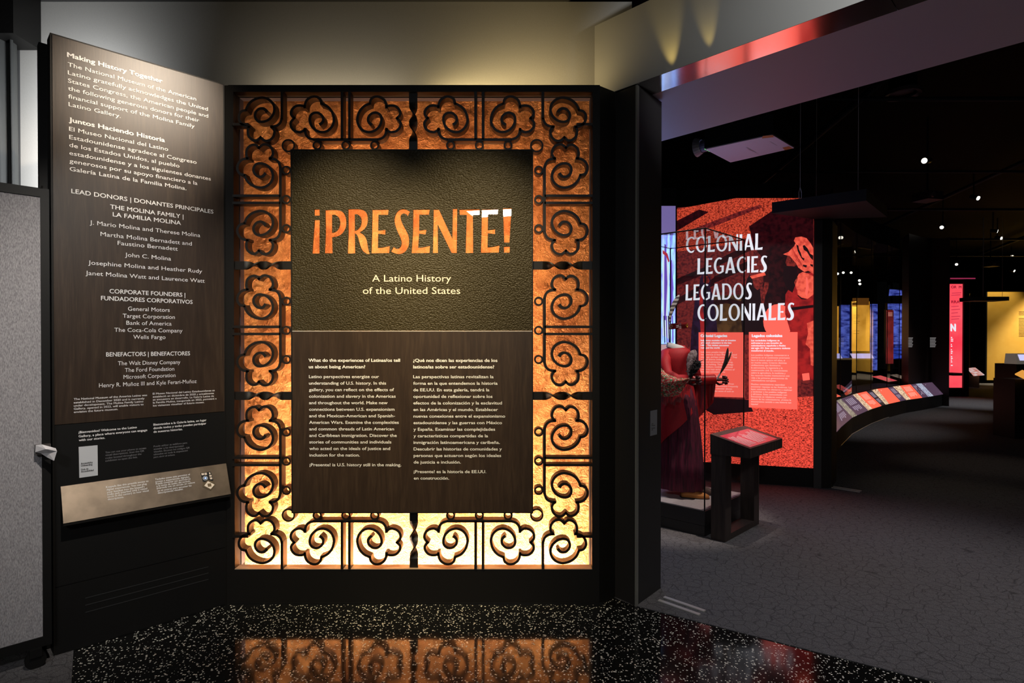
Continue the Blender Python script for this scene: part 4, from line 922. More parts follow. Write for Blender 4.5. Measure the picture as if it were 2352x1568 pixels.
# ------------------------------------------------------------------ reading stand in front of the vitrine
B45 = Vector((.7071, .7071, 0)); A45 = Vector((-.7071, .7071, 0))
K0 = Vector((1.587, 4.306, 0))            # floor corner nearest the camera
st = thing('reading_stand', 'dark wooden two legged stand with a sloping red label top, beside the vitrine', 'stand', K0 + B45 * .3)
def kbox(b0, b1, a0, a1, z0, z1):
    q = lambda b_, a_: tuple((K0 + B45 * b_ + A45 * a_).xy)
    return MB().prism([q(b0, a0), q(b1, a0), q(b1, a1), q(b0, a1)], z0, z1)
STW = noisy(mat('stand_walnut', (.035, .024, .02), .45), 6, [(.35, (.028, .019, .016)), (.65, (.05, .034, .028))], sc=(9, 9, .7))
kbox(0, .10, 0, .112, 0, .66).build('leg', STW, st); kbox(.52, .62, 0, .112, 0, .66).build('leg', STW, st)
kbox(.10, .52, 0, .112, .0, .05).build('foot_bar', STW, st)
def kp_(b_, a_, z): p = K0 + B45 * b_ + A45 * a_; return Vector((p.x, p.y, z))
a0, a1 = -.185, .118; b0, b1 = -.003, .613
zf, zbk = .728, .80
def ktop(z0f, z0b, z1f, z1b, a0, a1, b0, b1, nm, m):
    vs = [kp_(b0, a0, z0f), kp_(b1, a0, z0f), kp_(b1, a1, z0b), kp_(b0, a1, z0b), kp_(b0, a0, z1f), kp_(b1, a0, z1f), kp_(b1, a1, z1b), kp_(b0, a1, z1b)]
    return mesh(nm, vs, [(3, 2, 1, 0), (4, 5, 6, 7), (0, 1, 5, 4), (1, 2, 6, 5), (2, 3, 7, 6), (3, 0, 4, 7)], m, st)
ktop(.655, .648, zf, zbk, a0, a1, b0, b1, 'top_box', STW)
def kz(a_): return zf + (zbk - zf) * (a_ - a0) / (a1 - a0)
L0, L1, M0, M1 = a0 + .012, a1 - .06, b0 + .03, b1 - .075
LABEL = mat('red_label', (.40, .03, .05), .12, emit=(.22, .02, .035), es=.5)
top_ = ktop(kz(L0) + .0005, kz(L1) + .0005, kz(L0) + .003, kz(L1) + .003, L0, L1, M0, M1, 'label_face', LABEL)
mb = MB()
for i in range(15):
    bb = M0 + .03 + i * .030; w0 = L0 + .02 + (.03 if i > 10 else .0); w1 = L1 - .03 - .05 * random.random()
    if i in (5,): continue
    mb.add([kp_(bb, w0, kz(w0) + .0045), kp_(bb + .010, w0, kz(w0) + .0045), kp_(bb + .010, w1, kz(w1) + .0045), kp_(bb, w1, kz(w1) + .0045)], [(0, 1, 2, 3)])
mb.build('label_lettering', mat('pink_print', (.85, .6, .62), .5), top_)

# ------------------------------------------------------------------ curved reading rail and showcase
def k8(x, y): return 1900 + x / 5.2276, 800 + y / 5.2276
ZF_, ZB_ = .28, .54
def rf(x, y): return onfloor(*k8(x, y), ZF_)
def rb(x, y): return onfloor(*k8(x, y), ZB_)
R_PUR = glow('rail_purple', (82, 62, 82), 1.); R_RED = glow('rail_red', (255, 100, 76), 1.15); R_DRK = glow('rail_dark', (44, 38, 46), .8)
R_IMG = glow('rail_photo_cream', (240, 212, 176), 1.15, 30, (120, 60, 40)); R_IMW = glow('rail_photo_white', (200, 206, 226), .9, 30, (110, 112, 140))
R_IMG2 = glow('rail_photo_grey', (190, 178, 160), .85, 26, (70, 66, 62)); R_LIN = glow('rail_print', (176, 160, 180), .8); R_LIR = glow('rail_print_pale', (255, 180, 160), .9)
SEGS = [((40, 1080), (165, 940), (-60, 720), (60, 655), R_PUR), ((165, 940), (300, 825), (60, 655), (110, 625), R_PUR), ((300, 825), (355, 800), (110, 625), (165, 605), R_IMG2), ((355, 800), (490, 740), (165, 605), (305, 555), R_PUR),
        ((490, 740), (540, 720), (305, 555), (360, 540), R_IMG), ((540, 720), (650, 685), (360, 540), (470, 515), R_RED), ((650, 685), (698, 670), (470, 515), (535, 500), R_DRK),
        ((698, 670), (740, 660), (535, 500), (600, 485), R_IMG), ((740, 660), (875, 630), (600, 485), (725, 470), R_RED), ((875, 630), (945, 615), (725, 470), (790, 458), R_PUR),
        ((945, 615), (1000, 607), (790, 458), (870, 447), R_IMG), ((1000, 607), (1140, 588), (870, 447), (1000, 432), R_RED), ((1140, 588), (1210, 576), (1000, 432), (1065, 425), R_PUR),
        ((1210, 576), (1275, 566), (1065, 425), (1130, 418), R_IMW), ((1275, 566), (1410, 542), (1130, 418), (1260, 405), R_PUR)]
rail = thing('reading_rail', 'long curved reading rail with glowing red and purple label panels before the dark showcase', 'display rail', rf(698, 670) * 1)
FR = [rf(*SEGS[0][0])] + [rf(*s[1]) for s in SEGS]; BK = [rb(*SEGS[0][2])] + [rb(*s[3]) for s in SEGS]
UPZ = Vector((0, 0, 1))
for a, b_, c_, d_, m_ in SEGS:
    q = [rf(*a), rf(*b_), rb(*d_), rb(*c_)]
    o = mesh('label_panel', q + [p - UPZ * .008 for p in q], [(0, 1, 2, 3), (7, 6, 5, 4), (0, 4, 5, 1), (1, 5, 6, 2), (2, 6, 7, 3), (3, 7, 4, 0)], m_, rail)
    if m_ in (R_PUR, R_RED, R_DRK):
        mb = MB(); N = 5
        for i in range(N):
            u0 = .2 + .62 * i / N; u1 = u0 + .06
            for v0, v1 in ((.12, .48), (.56, .86 - .1 * random.random())):
                P4_ = [q[0].lerp(q[1], u).lerp(q[3].lerp(q[2], u), 1 - v) for u, v in ((u0, v0), (u1, v0), (u1, v1), (u0, v1))]
                mb.add([p + UPZ * .002 for p in P4_], [(0, 1, 2, 3)])
        mb.build('panel_lettering', R_LIR if m_ is R_RED else R_LIN, o)
def strip(top, bot, name, m, parent):
    n = len(top); return mesh(name, list(top) + list(bot), [(i, i + 1, n + i + 1, n + i) for i in range(n - 1)], m, parent)
fl = lambda P, z: [Vector((p.x, p.y, z)) for p in P]
RB_ = mat('rail_black', (.012, .011, .012), .6)
k = len(FR); vs = [p - UPZ * .010 for p in FR] + fl(FR, .0) + fl(BK, .0) + [p - UPZ * .010 for p in BK]
mesh('rail_body', vs, [f_ for i in range(k - 1) for f_ in ((i, i + 1, k + i + 1, k + i), (k + i, k + i + 1, 2 * k + i + 1, 2 * k + i), (2 * k + i, 2 * k + i + 1, 3 * k + i + 1, 3 * k + i), (3 * k + i, 3 * k + i + 1, i + 1, i))] + [(0, k, 2 * k, 3 * k), (k - 1, 4 * k - 1, 3 * k - 1, 2 * k - 1)], RB_, rail)
mb = MB(); mb.tube([Vector((p.x, p.y, .010)) for p in FR[1:9]], .006, 5); mb.build('edge_bead', mat('bead_grey', (.45, .44, .42), .4), rail)
show = thing('curved_showcase', 'tall curved glass showcase rising behind the glowing reading rail', 'showcase', BK[7])
GK = [p + (p - f_).normalized() * .02 for p, f_ in zip(BK, FR)]
G7 = GK[1:12]
for i in range(0, 10, 2):
    P3 = G7[i:i + 3]; strip(fl(P3, 3.5), fl(P3, .565), 'glass_pane', GLASS, show)
for i in range(0, 11, 2):
    p = G7[i]; MB().tube([(p.x, p.y, .56), (p.x, p.y, 3.5)], .008, 4).build('glass_joint', BLACK, show)
W_ = [GK[12] - (GK[12] - GK[11]) * .15, GK[13], GK[14], GK[15], at(2180, 880, 13.4)]
BRN = mat('case_brown', (.045, .027, .024), .5)
wb = [p + Vector((.25, .6, 0)) for p in W_]
n_ = len(W_); mesh('end_wall', fl(W_, 3.9) + fl(W_, 0.) + fl(wb, 3.9) + fl(wb, 0.), [f_ for i in range(n_ - 1) for f_ in ((i, i + 1, n_ + i + 1, n_ + i), (2 * n_ + i, 3 * n_ + i, 3 * n_ + i + 1, 2 * n_ + i + 1), (i, 2 * n_ + i, 2 * n_ + i + 1, i + 1))] + [(0, n_, 3 * n_, 2 * n_), (n_ - 1, 3 * n_ - 1, 4 * n_ - 1, 2 * n_ - 1)], BRN, show)
hd = [p + (p - f_).normalized() * .8 for p, f_ in zip(G7, FR[1:12])]
n_ = 11; mesh('header', fl(G7, 3.5) + fl(G7, 3.9) + fl(hd, 3.9) + fl(hd, 3.5), [f_ for i in range(n_ - 1) for f_ in ((i, i + 1, n_ + i + 1, n_ + i), (n_ + i, n_ + i + 1, 2 * n_ + i + 1, 2 * n_ + i), (2 * n_ + i, 2 * n_ + i + 1, 3 * n_ + i + 1, 3 * n_ + i), (3 * n_ + i, 3 * n_ + i + 1, i + 1, i))], BLK, show)
mesh('case_deck', fl(G7, .56) + fl(G7, .50) + fl(hd, .50) + fl(hd, .56), [f_ for i in range(n_ - 1) for f_ in ((i, i + 1, n_ + i + 1, n_ + i), (2 * n_ + i, 2 * n_ + i + 1, 3 * n_ + i + 1, 3 * n_ + i), (3 * n_ + i, 3 * n_ + i + 1, i + 1, i))], RB_, show)
mesh('deck_support', fl(G7, .50) + fl(G7, 0) + fl(hd, 0) + fl(hd, .50), [f_ for i in range(n_ - 1) for f_ in ((i, i + 1, n_ + i + 1, n_ + i), (2 * n_ + i, 2 * n_ + i + 1, 3 * n_ + i + 1, 3 * n_ + i))], RB_, show)
for x0, y0, x1 in ((2086, 776, 2097), (2136, 776, 2150)):
    mb = MB(); Y = hd[10].y - .4 if x0 < 2100 else GK[14].y - .06
    Y = min(GK[12].y, GK[13].y) - .05
    for i in range(9):
        y = y0 + i * 2.6; a, b_ = at(x0, y, Y), at(x1 - (i % 3), y, Y); mb.add([a, b_, b_ + UPZ * .008, a + UPZ * .008], [(0, 1, 2, 3)])
    mb.build('wall_lettering', glow('dim_white_print', (170, 165, 165), .8), show)
# slanted label blocks on the showcase deck
def block(px, py, w_, h_, m, label):
    p = onfloor(px, py, .562); t = thing('exhibit_block', label, 'exhibit label', p)
    u = Vector((.75, .66, 0)); v_ = Vector((-.66, .75, 0))
    MB().add([p - u * w_, p + u * w_, p + u * w_ + v_ * h_, p - u * w_ + v_ * h_, p - u * w_ + UPZ * .02, p + u * w_ + UPZ * .02, p + u * w_ + v_ * h_ + UPZ * .13, p - u * w_ + v_ * h_ + UPZ * .13],
             [(3, 2, 1, 0), (4, 5, 6, 7), (0, 1, 5, 4), (1, 2, 6, 5), (2, 3, 7, 6), (3, 0, 4, 7)]).build('wedge', BLACK, t)
    q = [p - u * w_ * .92 + v_ * .01 + UPZ * .028, p + u * w_ * .92 + v_ * .01 + UPZ * .028, p + u * w_ * .92 + v_ * (h_ - .01) + UPZ * .13, p - u * w_ * .92 + v_ * (h_ - .01) + UPZ * .13]
    mesh('label_face', q + [x + UPZ * .003 for x in q], [(3, 2, 1, 0), (4, 5, 6, 7), (0, 1, 5, 4), (1, 2, 6, 5), (2, 3, 7, 6), (3, 0, 4, 7)], m, t)
block(1949, 902, .20, .22, glow('block_grey_red', (205, 70, 60), .8, 14, (60, 56, 58)), 'slanted grey and red label block on the showcase deck next to the lightbox column')
block(1926, 915, .14, .24, R_RED, 'small red label block at the near end of the curved showcase deck')
block(2052, 878, .34, .36, glow('block_pink', (250, 60, 80), .9, 9, (170, 120, 96)), 'wide pink slanted label block on the showcase deck below the blue mural')
block(2090, 874, .30, .36, glow('block_photo', (150, 130, 110), .8, 16, (60, 48, 40)), 'wide brown photo label block on the showcase deck near the dark end wall')

# ------------------------------------------------------------------ far graphics behind the glass; blue and yellow boards stand in for its reflections
def standee(name, label, cat, px0, px1, y0, y1, Y, m, extra=None, base=DARK):
    a, b_ = at(px0, y0, Y), at(px1, y1, Y)
    t = thing(name, label, cat, ((a.x + b_.x) / 2, Y, 0))
    MB().box((a.x, Y, b_.z), (b_.x, Y + .04, a.z)).build('graphic_face', m, t)
    MB().box((a.x, Y + .041, 0), (b_.x, Y + .12, a.z + .02)).build('back_board', base, t)
    if b_.z > .05: MB().box((a.x, Y - .002, 0), (b_.x, Y + .04, b_.z - .004)).build('base_board', base, t)
    return t
G_YEL = glow('yellow_reflection', (240, 170, 62), .9, 2, (200, 132, 30)); G_BLUE = glow('ocean_photo', (98, 116, 225), .85, 5, (24, 28, 110), (1, 1, 2.5)); G_BLUD = glow('deep_ocean_photo', (54, 76, 190), .85, 6, (14, 16, 70), (.6, .6, 4))
t = standee('ocean_mural_reflection', 'tall blue ocean mural board with a dark band, standing in for a reflection in the curved showcase glass', 'mural', 2040, 2085, 697, 790, 14.6, G_BLUE)
a, b_ = at(2043, 790.5, 14.6), at(2085, 824, 14.6); MB().box((a.x, 14.58, b_.z), (b_.x, 14.599, a.z)).build('sea_photo', G_BLUD, t)
a, b_ = at(2043, 664, 14.6), at(2085, 679, 14.6); MB().add([(a.x, 14.59, b_.z), (b_.x, 14.59, b_.z + .02), (b_.x, 14.59, a.z - .04), (a.x + .02, 14.59, a.z), (a.x, 14.63, b_.z), (b_.x, 14.63, b_.z + .02), (b_.x, 14.63, a.z - .04), (a.x + .02, 14.63, a.z)], [(0, 1, 2, 3), (7, 6, 5, 4), (0, 4, 5, 1), (1, 5, 6, 2), (2, 6, 7, 3), (3, 7, 4, 0)]).build('upper_photo', G_BLUE, t)
a, b_ = at(2082, 700, 14.6), at(2085, 790, 14.6); MB().box((a.x, 14.585, b_.z), (b_.x, 14.599, a.z)).build('yellow_edge', G_YEL, t)
t = standee('red_totem', 'slim dark red totem sign standing before the blue ocean mural', 'totem sign', 2038, 2052, 712, 835, 14.2, glow('totem_red', (150, 44, 44), .8, 3, (84, 30, 32)))
mb = MB()
for i in range(3): a, b_ = at(2040, 719 + i * 3.2, 14.19), at(2050, 719 + i * 3.2, 14.19); mb.add([a, b_, b_ + UPZ * .012, a + UPZ * .012], [(0, 1, 2, 3)])
mb.build('totem_lettering', R_LIR, t)
t = standee('yellow_reflection', 'broad yellow text panel behind the touch screens, standing in for a reflection in the showcase glass', 'graphic panel', 1958, 1997, 692, 806, 15.0, G_YEL)
mb = MB()
for i, (y, w_) in enumerate(((724, 14), (728, 14), (731, 11), (738, 15), (742, 12), (760, 14), (766, 13))): a, b_ = at(1960, y, 14.99), at(1960 + w_, y, 14.99); mb.add([a, b_, b_ + UPZ * .009, a + UPZ * .009], [(0, 1, 2, 3)])
mb.build('panel_lettering', glow('brown_print', (130, 86, 30), .6), t)
a, b_ = at(1962, 684, 14.9), at(1997, 700, 14.9); MB().box((a.x, 14.92, b_.z), (b_.x, 14.98, a.z)).build('header_bar', glow('header_brown', (120, 74, 26), .6), t)
standee('yellow_strip_reflection', 'narrow yellow panel beside the lightbox column, built in place of a glass reflection', 'graphic panel', 1915, 1926, 703, 826, 15.0, G_YEL)
standee('ocean_reflection', 'narrow blue ocean panel between the two yellow panels, built in place of a glass reflection', 'graphic panel', 1931, 1955, 700, 822, 15.2, G_BLUE)
standee('ocean_strip_reflection', 'slim blue strip panel between the broad yellow panel and the red totem, built in place of a glass reflection', 'graphic panel', 2001, 2015, 698, 850, 15.4, G_BLUE)
tt = thing('touch_table', 'dark table with three pale touch screens in front of the yellow panel', 'touch table', at(1957, 815, 13.4) * 1)
a, b_ = at(1914, 826, 13.4), at(2003, 826, 13.4)
MB().box((a.x, 13.4, 0), (b_.x, 13.9, a.z - .004)).build('table_body', BLACK, tt)
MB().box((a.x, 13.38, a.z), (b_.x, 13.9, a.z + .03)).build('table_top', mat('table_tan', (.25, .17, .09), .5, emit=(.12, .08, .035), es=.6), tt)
for x0, x1 in ((1915, 1927), (1957, 1977), (1981, 1999)):
    p, q_ = at(x0, 822, 13.42), at(x1, 808, 13.55); z0 = a.z + .032
    mesh('touch_screen', [(p.x, 13.40, z0), (q_.x, 13.40, z0), (q_.x + .03, 13.56, z0 + .11), (p.x + .03, 13.56, z0 + .11)], [(0, 1, 2, 3)], glow('screen_lavender', (196, 190, 250), 1.), tt)
# pink column banner
t = standee('column_banner', 'tall bright pink red banner column with a white letter N', 'banner', 2183.5, 2210, 652, 890, 15.8, glow('banner_pink', (255, 96, 106), 1., 1, (250, 58, 78)))
p = at(2211, 652, 15.8); q_ = at(2222, 890, 15.8); MB().box((p.x, 15.75, 0), (q_.x, 16.3, p.z + .35)).build('side_post', DARK, t)
p = at(2176, 625, 15.7); q_ = at(2233, 641, 15.7); MB().box((p.x, 15.6, q_.z), (q_.x, 16.3, p.z)).build('header_box', mat('header_grey', (.05, .03, .04), .6), t)
p = at(2176, 639, 15.7); q_ = at(2233, 641.5, 15.7); MB().box((p.x, 15.59, q_.z), (q_.x, 15.6, p.z)).build('header_glow', glow('header_pink', (170, 50, 90), .7), t)
G_MAR = glow('maroon_print', (160, 24, 50), .8)
BP = (0, 15.795, 0)
txt('banner_lettering', t, G_WHITE, [('N', 2184, 760, 2194.5)], BP, NY, UX, UZ, .19, .08)
txt('banner_lettering', t, G_MAR, [('OR  M', 2184.5, 662, 2208), ('RRA', 2185, 696, 2204)], BP, NY, UX, UZ, .07, .05)
mb = MB()
for y, x0, x1 in ((674, 2186, 2208), (679, 2185, 2206), (705, 2185, 2202), (712, 2185, 2205), (720, 2185, 2200), (728, 2185, 2206), (734, 2185, 2203)):
    a, b_ = at(x0, y, 15.79), at(x1, y - 1.2, 15.79); mb.add([a, b_, b_ + UPZ * .022, a + UPZ * .022], [(0, 1, 2, 3)])
mb.build('banner_print', glow('faded_print', (215, 60, 84), .85), t)
mb = MB()
for i, L in enumerate((3, 5, 5, 0, 2, 3, 0, 2, 4, 3, 0, 3, 4, 2, 3, 0, 4)):
    if L: a = at(2184.2, 776 + i * 4, 15.79); mb.add([a, a + Vector((L * .012, 0, 0)), a + Vector((L * .012, 0, .026)), a + Vector((0, 0, .026))], [(0, 1, 2, 3)])
mb.build('banner_print', G_WHITE, t)
p = at(2182, 856, 15.5); q_ = at(2204, 862, 15.5); MB().box((p.x, 15.4, q_.z), (q_.x, 15.79, p.z)).build('label_ledge', mat('ledge_grey', (.12, .06, .07), .5), t)
# yellow gallery wall
YEL = noisy(mat('yellow_paint', (.72, .40, .045), .7), 3, [(.3, (.70, .38, .04)), (.7, (.76, .44, .06))])
yw = at(2267, 670, 20.7); zt_ = yw.z
struct(MB().box((yw.x, 20.7, .12), (29, 20.8, zt_)).build('wall_yellow', YEL))
struct(MB().box((at(2224, 700, 21.4).x, 21.4, .12), (yw.x + .1, 21.5, zt_)).build('wall_yellow', YEL))
struct(MB().box((at(2218, 700, 21.3).x, 21.3, 0), (29, 21.6, .12)).build('baseboard_back', BLK))
struct(MB().box((yw.x - .05, 20.68, .12), (yw.x - .001, 21.39, zt_)).build('trim_3', BLK))
mb = MB()
for i in range(16):
    y = 716 + i * 3.4 + (5 if i > 2 else 0); a, b_ = at(2341, y, 20.69), at(2364 - (i * 7) % 9, y, 20.69); mb.add([a, b_, b_ + UPZ * .018, a + UPZ * .018], [(0, 1, 2, 3)])
tag(mb.build('wall_lettering', mat('brown_wall_print', (.30, .16, .02), .7)), 'faint brown paragraph of lettering on the yellow wall at the picture edge', 'wall lettering')
hs_ = thing('hanging_sign', 'flat dark sign bar hung on wires before the yellow wall', 'sign', at(2278, 690, 15.0))
a, b_ = at(2238, 681, 15.), at(2318, 690, 15.)
MB().box((a.x, 15., b_.z), (b_.x, 15.5, a.z)).build('sign_bar', mat('sign_grey', (.06, .05, .045), .6), hs_)
for x in (2258, 2302):
    p = at(x, 682, 15.2); MB().tube([(p.x, 15.2, a.z), (p.x, 15.2, 4.74)], .010 if x < 2270 else .004, 5).build('wire', STEEL, hs_)
lg = thing('exhibit_ledge', 'low ledge with a pale slanted picture label at the foot of the yellow wall', 'display ledge', at(2240, 862, 19.))
u0, u1, u2, u3 = at(2236, 862, 18.6), at(2261, 860, 18.6), at(2240, 843.5, 19.2), at(2221, 845, 19.2)
mesh('picture_label', [u0, u1, u2, u3] + [p - UPZ * .02 for p in (u0, u1, u2, u3)], [(0, 1, 2, 3), (7, 6, 5, 4), (0, 4, 5, 1), (1, 5, 6, 2), (2, 6, 7, 3), (3, 7, 4, 0)], glow('label_photo', (225, 205, 205), .8, 9, (205, 110, 90)), lg)
MB().box((u3.x, 18.7, 0), (u1.x - .08, 19.3, u0.z - .03)).build('ledge_body', mat('ledge_tan', (.20, .14, .08), .6), lg)
kk = thing('touch_kiosk', 'dark kiosk with tan head and a pale touch screen at the picture edge', 'kiosk', onfloor(2345, 985))
kp0 = onfloor(2345, 985); a = at(2335, 836, kp0.y)
MB().box((a.x, kp0.y, 0), (a.x + .8, kp0.y + .45, a.z)).build('kiosk_body', BLACK, kk)
z1 = at(2335, 812, kp0.y).z
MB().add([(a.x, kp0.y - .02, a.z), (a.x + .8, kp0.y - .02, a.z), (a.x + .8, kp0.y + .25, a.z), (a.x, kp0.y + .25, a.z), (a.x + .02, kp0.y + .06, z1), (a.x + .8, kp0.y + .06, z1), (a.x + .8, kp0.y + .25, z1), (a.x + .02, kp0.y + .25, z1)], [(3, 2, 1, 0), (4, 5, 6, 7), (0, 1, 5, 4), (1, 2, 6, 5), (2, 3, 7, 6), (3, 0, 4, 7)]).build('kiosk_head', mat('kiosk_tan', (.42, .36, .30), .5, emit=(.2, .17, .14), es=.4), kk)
e_ = a.z + (z1 - a.z) * .35; e2 = a.z + (z1 - a.z) * .92
mesh('touch_screen', [(a.x + .06, kp0.y + .004, e_), (a.x + .5, kp0.y + .004, e_), (a.x + .5, kp0.y + .05, e2), (a.x + .06, kp0.y + .05, e2)], [(0, 1, 2, 3)], glow('kiosk_screen', (205, 205, 255), 1.), kk)
ls = thing('label_stand', 'black stand with an orange slanted label top in front of the kiosk', 'stand', onfloor(2345, 1008))
p = onfloor(2345, 1008); a = at(2331.5, 860, p.y); q_ = [at(2331, 858, p.y), at(2356, 870, p.y - .2), at(2380, 862, p.y + .1), at(2348, 849, p.y + .3)]
MB().prism([(a.x, p.y), (a.x + .8, p.y), (a.x + .8, p.y + .4), (a.x, p.y + .4)], 0, q_[1].z - .02).build('stand_body', BLACK, ls)
mesh('label_face', q_ + [x - UPZ * .015 for x in q_], [(0, 1, 2, 3), (7, 6, 5, 4), (0, 4, 5, 1), (1, 5, 6, 2), (2, 6, 7, 3), (3, 7, 4, 0)], glow('label_orange', (240, 165, 70), .85), ls)
# low threshold gleam strips on the far carpet
p = onfloor(2310, 1003)

# ------------------------------------------------------------------ projector
PZ = 3.2
pj = thing('projector', 'large ceiling projector with pale underside and orange stickers, hung above the opening', 'projector', onfloor(1722, 341, PZ))
pq = [onfloor(*c_, PZ) for c_ in ((1620, 343), (1678, 373), (1824, 340), (1774, 310))]
PJ = mat('projector_shell', (.82, .78, .84), .45)
MB().prism([(v_.x, v_.y) for v_ in pq], PZ, PZ + .008).build('bottom_plate', PJ, pj)
cc = sum(pq, Vector()) / 4
MB().prism([tuple((cc + (v_ - cc) * 1.02).xy) for v_ in pq], PZ + .009, PZ + .17).build('shell', BLACK, pj)
e1 = (pq[2] - pq[1]).normalized(); e2 = (pq[0] - pq[1]).normalized()
lc = (pq[0] + pq[1]) / 2 - e1 * .0 + e2 * .12; 
mb = MB(); ax = lc + UPZ * .085
mb.tube([ax, ax - e1 * .10], .055, 18); mb.build('lens_barrel', mat('lens_grey', (.16, .13, .2), .35), pj)
mb = MB(); mb.tube([ax - e1 * .10, ax - e1 * .13, ax - e1 * .155], [.06, .075, .085], 18, cap=False); mb.build('lens_hood', mat('lens_rim', (.30, .28, .30), .3), pj)
for c_ in (((1750, 318), (1752, 312), (1775, 310), (1777, 315)), ((1797, 339), (1812, 336), (1820, 341), (1803, 345))):
    v_ = [onfloor(*x, PZ - .002) for x in c_]
    mesh('orange_sticker', v_, [(3, 2, 1, 0)], mat('sticker_orange', (.62, .24, .06), .6), pj)
for x0, x1, y in ((1714, 1732, 344), (1718, 1736, 347), (1768, 1784, 331)):
    a, b_ = onfloor(x0, y - 5, PZ - .002), onfloor(x1, y + 4, PZ - .002); d = (b_ - a).normalized(); s_ = Vector((-d.y, d.x, 0)) * .005
    mesh('printed_mark', [a - s_, b_ - s_, b_ + s_, a + s_], [(0, 1, 2, 3)], mat('mark_pale', (.8, .78, .8), .5), pj)
for i in range(3):
    v_ = pq[0].lerp(pq[1], .05 + .07 * i) + UPZ * .012; MB().obox(v_ - e1 * .012, e1, e2, UPZ, .004, .006, .005).build('status_light', glow('status_green', (120, 240, 130), .9), pj)
mb = MB()
for u_, v2 in ((.3, .3), (.3, .7), (.7, .3), (.7, .7)):
    b0 = pq[1].lerp(pq[2], u_).lerp(pq[0].lerp(pq[3], u_), v2); mb.tube([b0 + UPZ * .17, b0 + UPZ * .4], .012, 6)
mb.obox(cc + UPZ * .41, e1, e2, UPZ, .2, .2, .012); mb.tube([cc + UPZ * .42, (cc.x, cc.y, 4.74)], .025, 8)
mb.build('ceiling_bracket', mat('bracket_dark', (.03, .03, .03), .5), pj)
mb = MB()
for i in range(6):
    b0 = pq[3].lerp(pq[0], .2 + .1 * i) + UPZ * .2; mb.tube([b0, b0 + Vector((.03, 0, .12)), b0 + Vector((-.04, .05, .28))], .006, 5)
mb.build('cable_bundle', BLACK, pj)

# ------------------------------------------------------------------ gallery ceiling: pipes, spotlights, speakers
PIPE = mat('ceiling_pipe_paint', (.03, .03, .03), .5)
PIPES = [((2.4, 7.2), (14, 7.2), 4.5, .03, 'black ceiling pipe crossing above the curved showcase'), ((3, 10), (17, 10), 4.42, .025, 'black ceiling pipe over the middle of the gallery'), ((4, 13), (20, 13), 4.45, .03, 'black ceiling pipe above the blue mural'),
         ((5, 16.5), (24, 16.5), 4.4, .03, 'black ceiling pipe above the pink banner column'), ((6, 20), (27, 20), 4.45, .03, 'black ceiling pipe in front of the yellow wall'),
         ((4.2, 5), (6.2, 24), 4.6, .05, 'thick black duct pipe running back over the showcase'), ((8, 6), (11.5, 24), 4.58, .04, 'black pipe running back between two spotlights'), ((11, 7), (18, 24), 4.6, .05, 'black duct pipe running back toward the yellow wall')]
for a, b_, z, r_, lab in PIPES:
    o = MB().tube([(*a, z), (*b_, z)], r_, 8).build('ceiling_pipe', PIPE, None, True); tag(o, lab, 'pipe', 'black pipes under the gallery ceiling')
LENS = glow('lamp_lens', (255, 248, 232), 3.)
def lamp(px, py, z, lab, d=(-.5, -.7, -.5)):
    p = onfloor(px, py, z); d = Vector(d).normalized(); s_ = max(.045, p.y * .0024)
    t = thing('ceiling_spotlight', lab, 'spotlight', p, 'lit spotlights under the gallery ceiling')
    MB().tube([p - d * s_ * 3.2, p - d * s_ * .1], [s_ * .9, s_], 14).build('lamp_body', BLACK, t, True)
    MB().tube([p - d * s_ * .12, p + d * .004], s_ * .86, 14).build('lamp_lens', LENS, t)
    mb = MB(); t0 = p - d * s_ * 2; mb.tube([t0, (t0.x, t0.y, 4.74)], .012, 6); mb.build('hanger', BLACK, t)
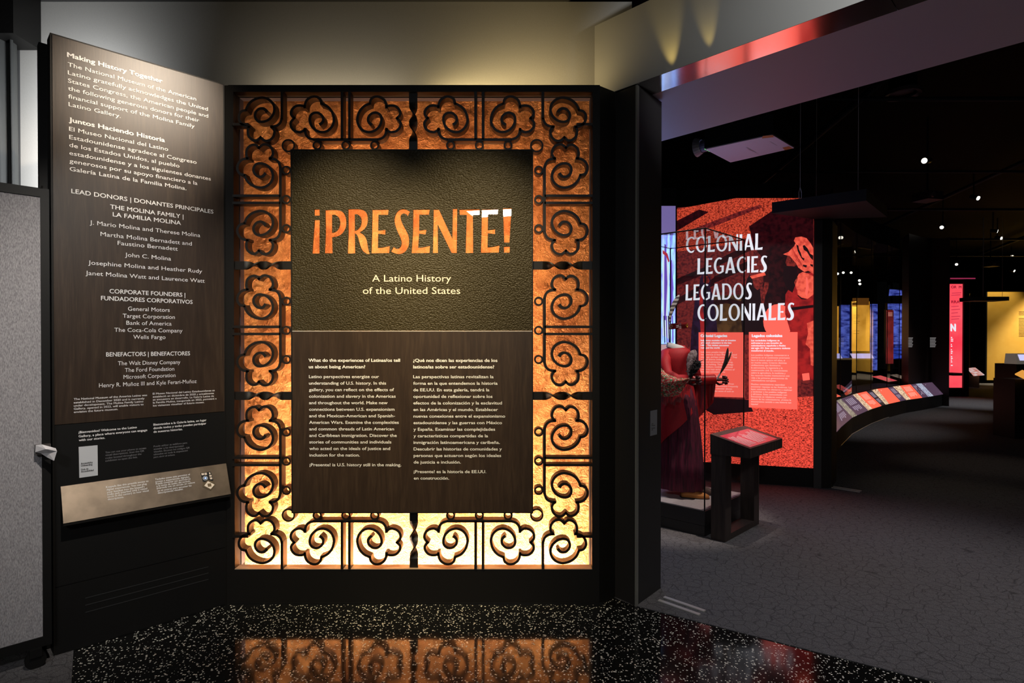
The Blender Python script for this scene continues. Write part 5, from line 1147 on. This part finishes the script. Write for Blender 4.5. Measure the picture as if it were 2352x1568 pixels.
for a in ((2123, 369, 4.1, 'bright ceiling spotlight hanging alone above the canopy slab', (-.9, -.5, -.2)), (2247, 455, 4.2, 'slim lit ceiling spotlight high above the yellow wall', (.2, -.6, -.3)), (2163, 522, 4.1, 'lit ceiling spotlight below the lone bright lamp, above the pink banner', (-.6, -.5, -.3)),
          (2300, 547, 4.2, 'lit spotlight low on the far ceiling over the hanging sign', (.3, -.6, -.2)), (2291, 531, 4.25, 'dim lit spotlight just above its neighbour over the hanging sign', (.8, -.4, -.2)), (2330, 622, 3.9, 'lit spotlight close above the top of the yellow wall', (.3, -.6, -.3)),
          (1914, 629, 3.9, 'first of the lit spotlights clustered beside the lightbox column'), (1924, 628.5, 3.9, 'second lit spotlight of the cluster beside the lightbox column'), (1937, 626, 3.9, 'last lit spotlight of the close cluster by the column'), (1955, 626, 3.9, 'lit spotlight set apart from the cluster by the column'),
          (1974, 644, 3.6, 'lit spotlight hanging low over the broad yellow panel'), (1975, 652, 3.5, 'lowest lit spotlight over the broad yellow panel'), (1920, 653, 3.5, 'lit spotlight below the cluster near the column'), (2197, 607, 3.9, 'tiny lit spotlight above the pink banner header')):
    lamp(*a)
p = onfloor(2073, 217, 4.55); sk = thing('ceiling_speaker', 'round ceiling speaker ring high behind the bulkhead', 'speaker', p)
mb = MB(); R2 = [[(p.x + r_ * math.cos(g * math.pi / 16), p.y + r_ * math.sin(g * math.pi / 16), p.z + h_) for g in range(32)] for r_, h_ in ((.15, .0), (.20, -.01), (.21, .03), (.15, .05), (.15, 0.))]
mb.loft(R2, cap=False).build('ring_trim', mat('speaker_trim', (.10, .07, .08), .5), sk)
MB().tube([(p.x, p.y, p.z + .03), (p.x, p.y, 4.74)], .15, 24).build('speaker_can', BLACK, sk)
for px, py, z, lab in ((2130, 452, 4.0, 'small dark projector with pinkish front, hung above the lone canopy edge'), (2275, 607, 3.8, 'small dark projector hung over the hanging sign bar')):
    p = onfloor(px, py, z); t = thing('small_projector', lab, 'projector', p, 'small projectors under the gallery ceiling')
    MB().obox(p, (1, .3, 0), (-.3, 1, 0), UZ, .17, .15, .07).build('shell', mat('small_projector_shell', (.10, .05, .06), .5), t)
    MB().tube([p + Vector((-.05, -.15, 0)), p + Vector((-.03, -.20, 0))], .05, 12).build('lens_barrel', mat('small_lens', (.25, .16, .18), .3), t)
    MB().tube([p + UPZ * .07, (p.x, p.y, 4.74)], .015, 6).build('ceiling_pole', BLACK, t)
bpy.data.objects.remove(_to); bpy.data.curves.remove(_tc)
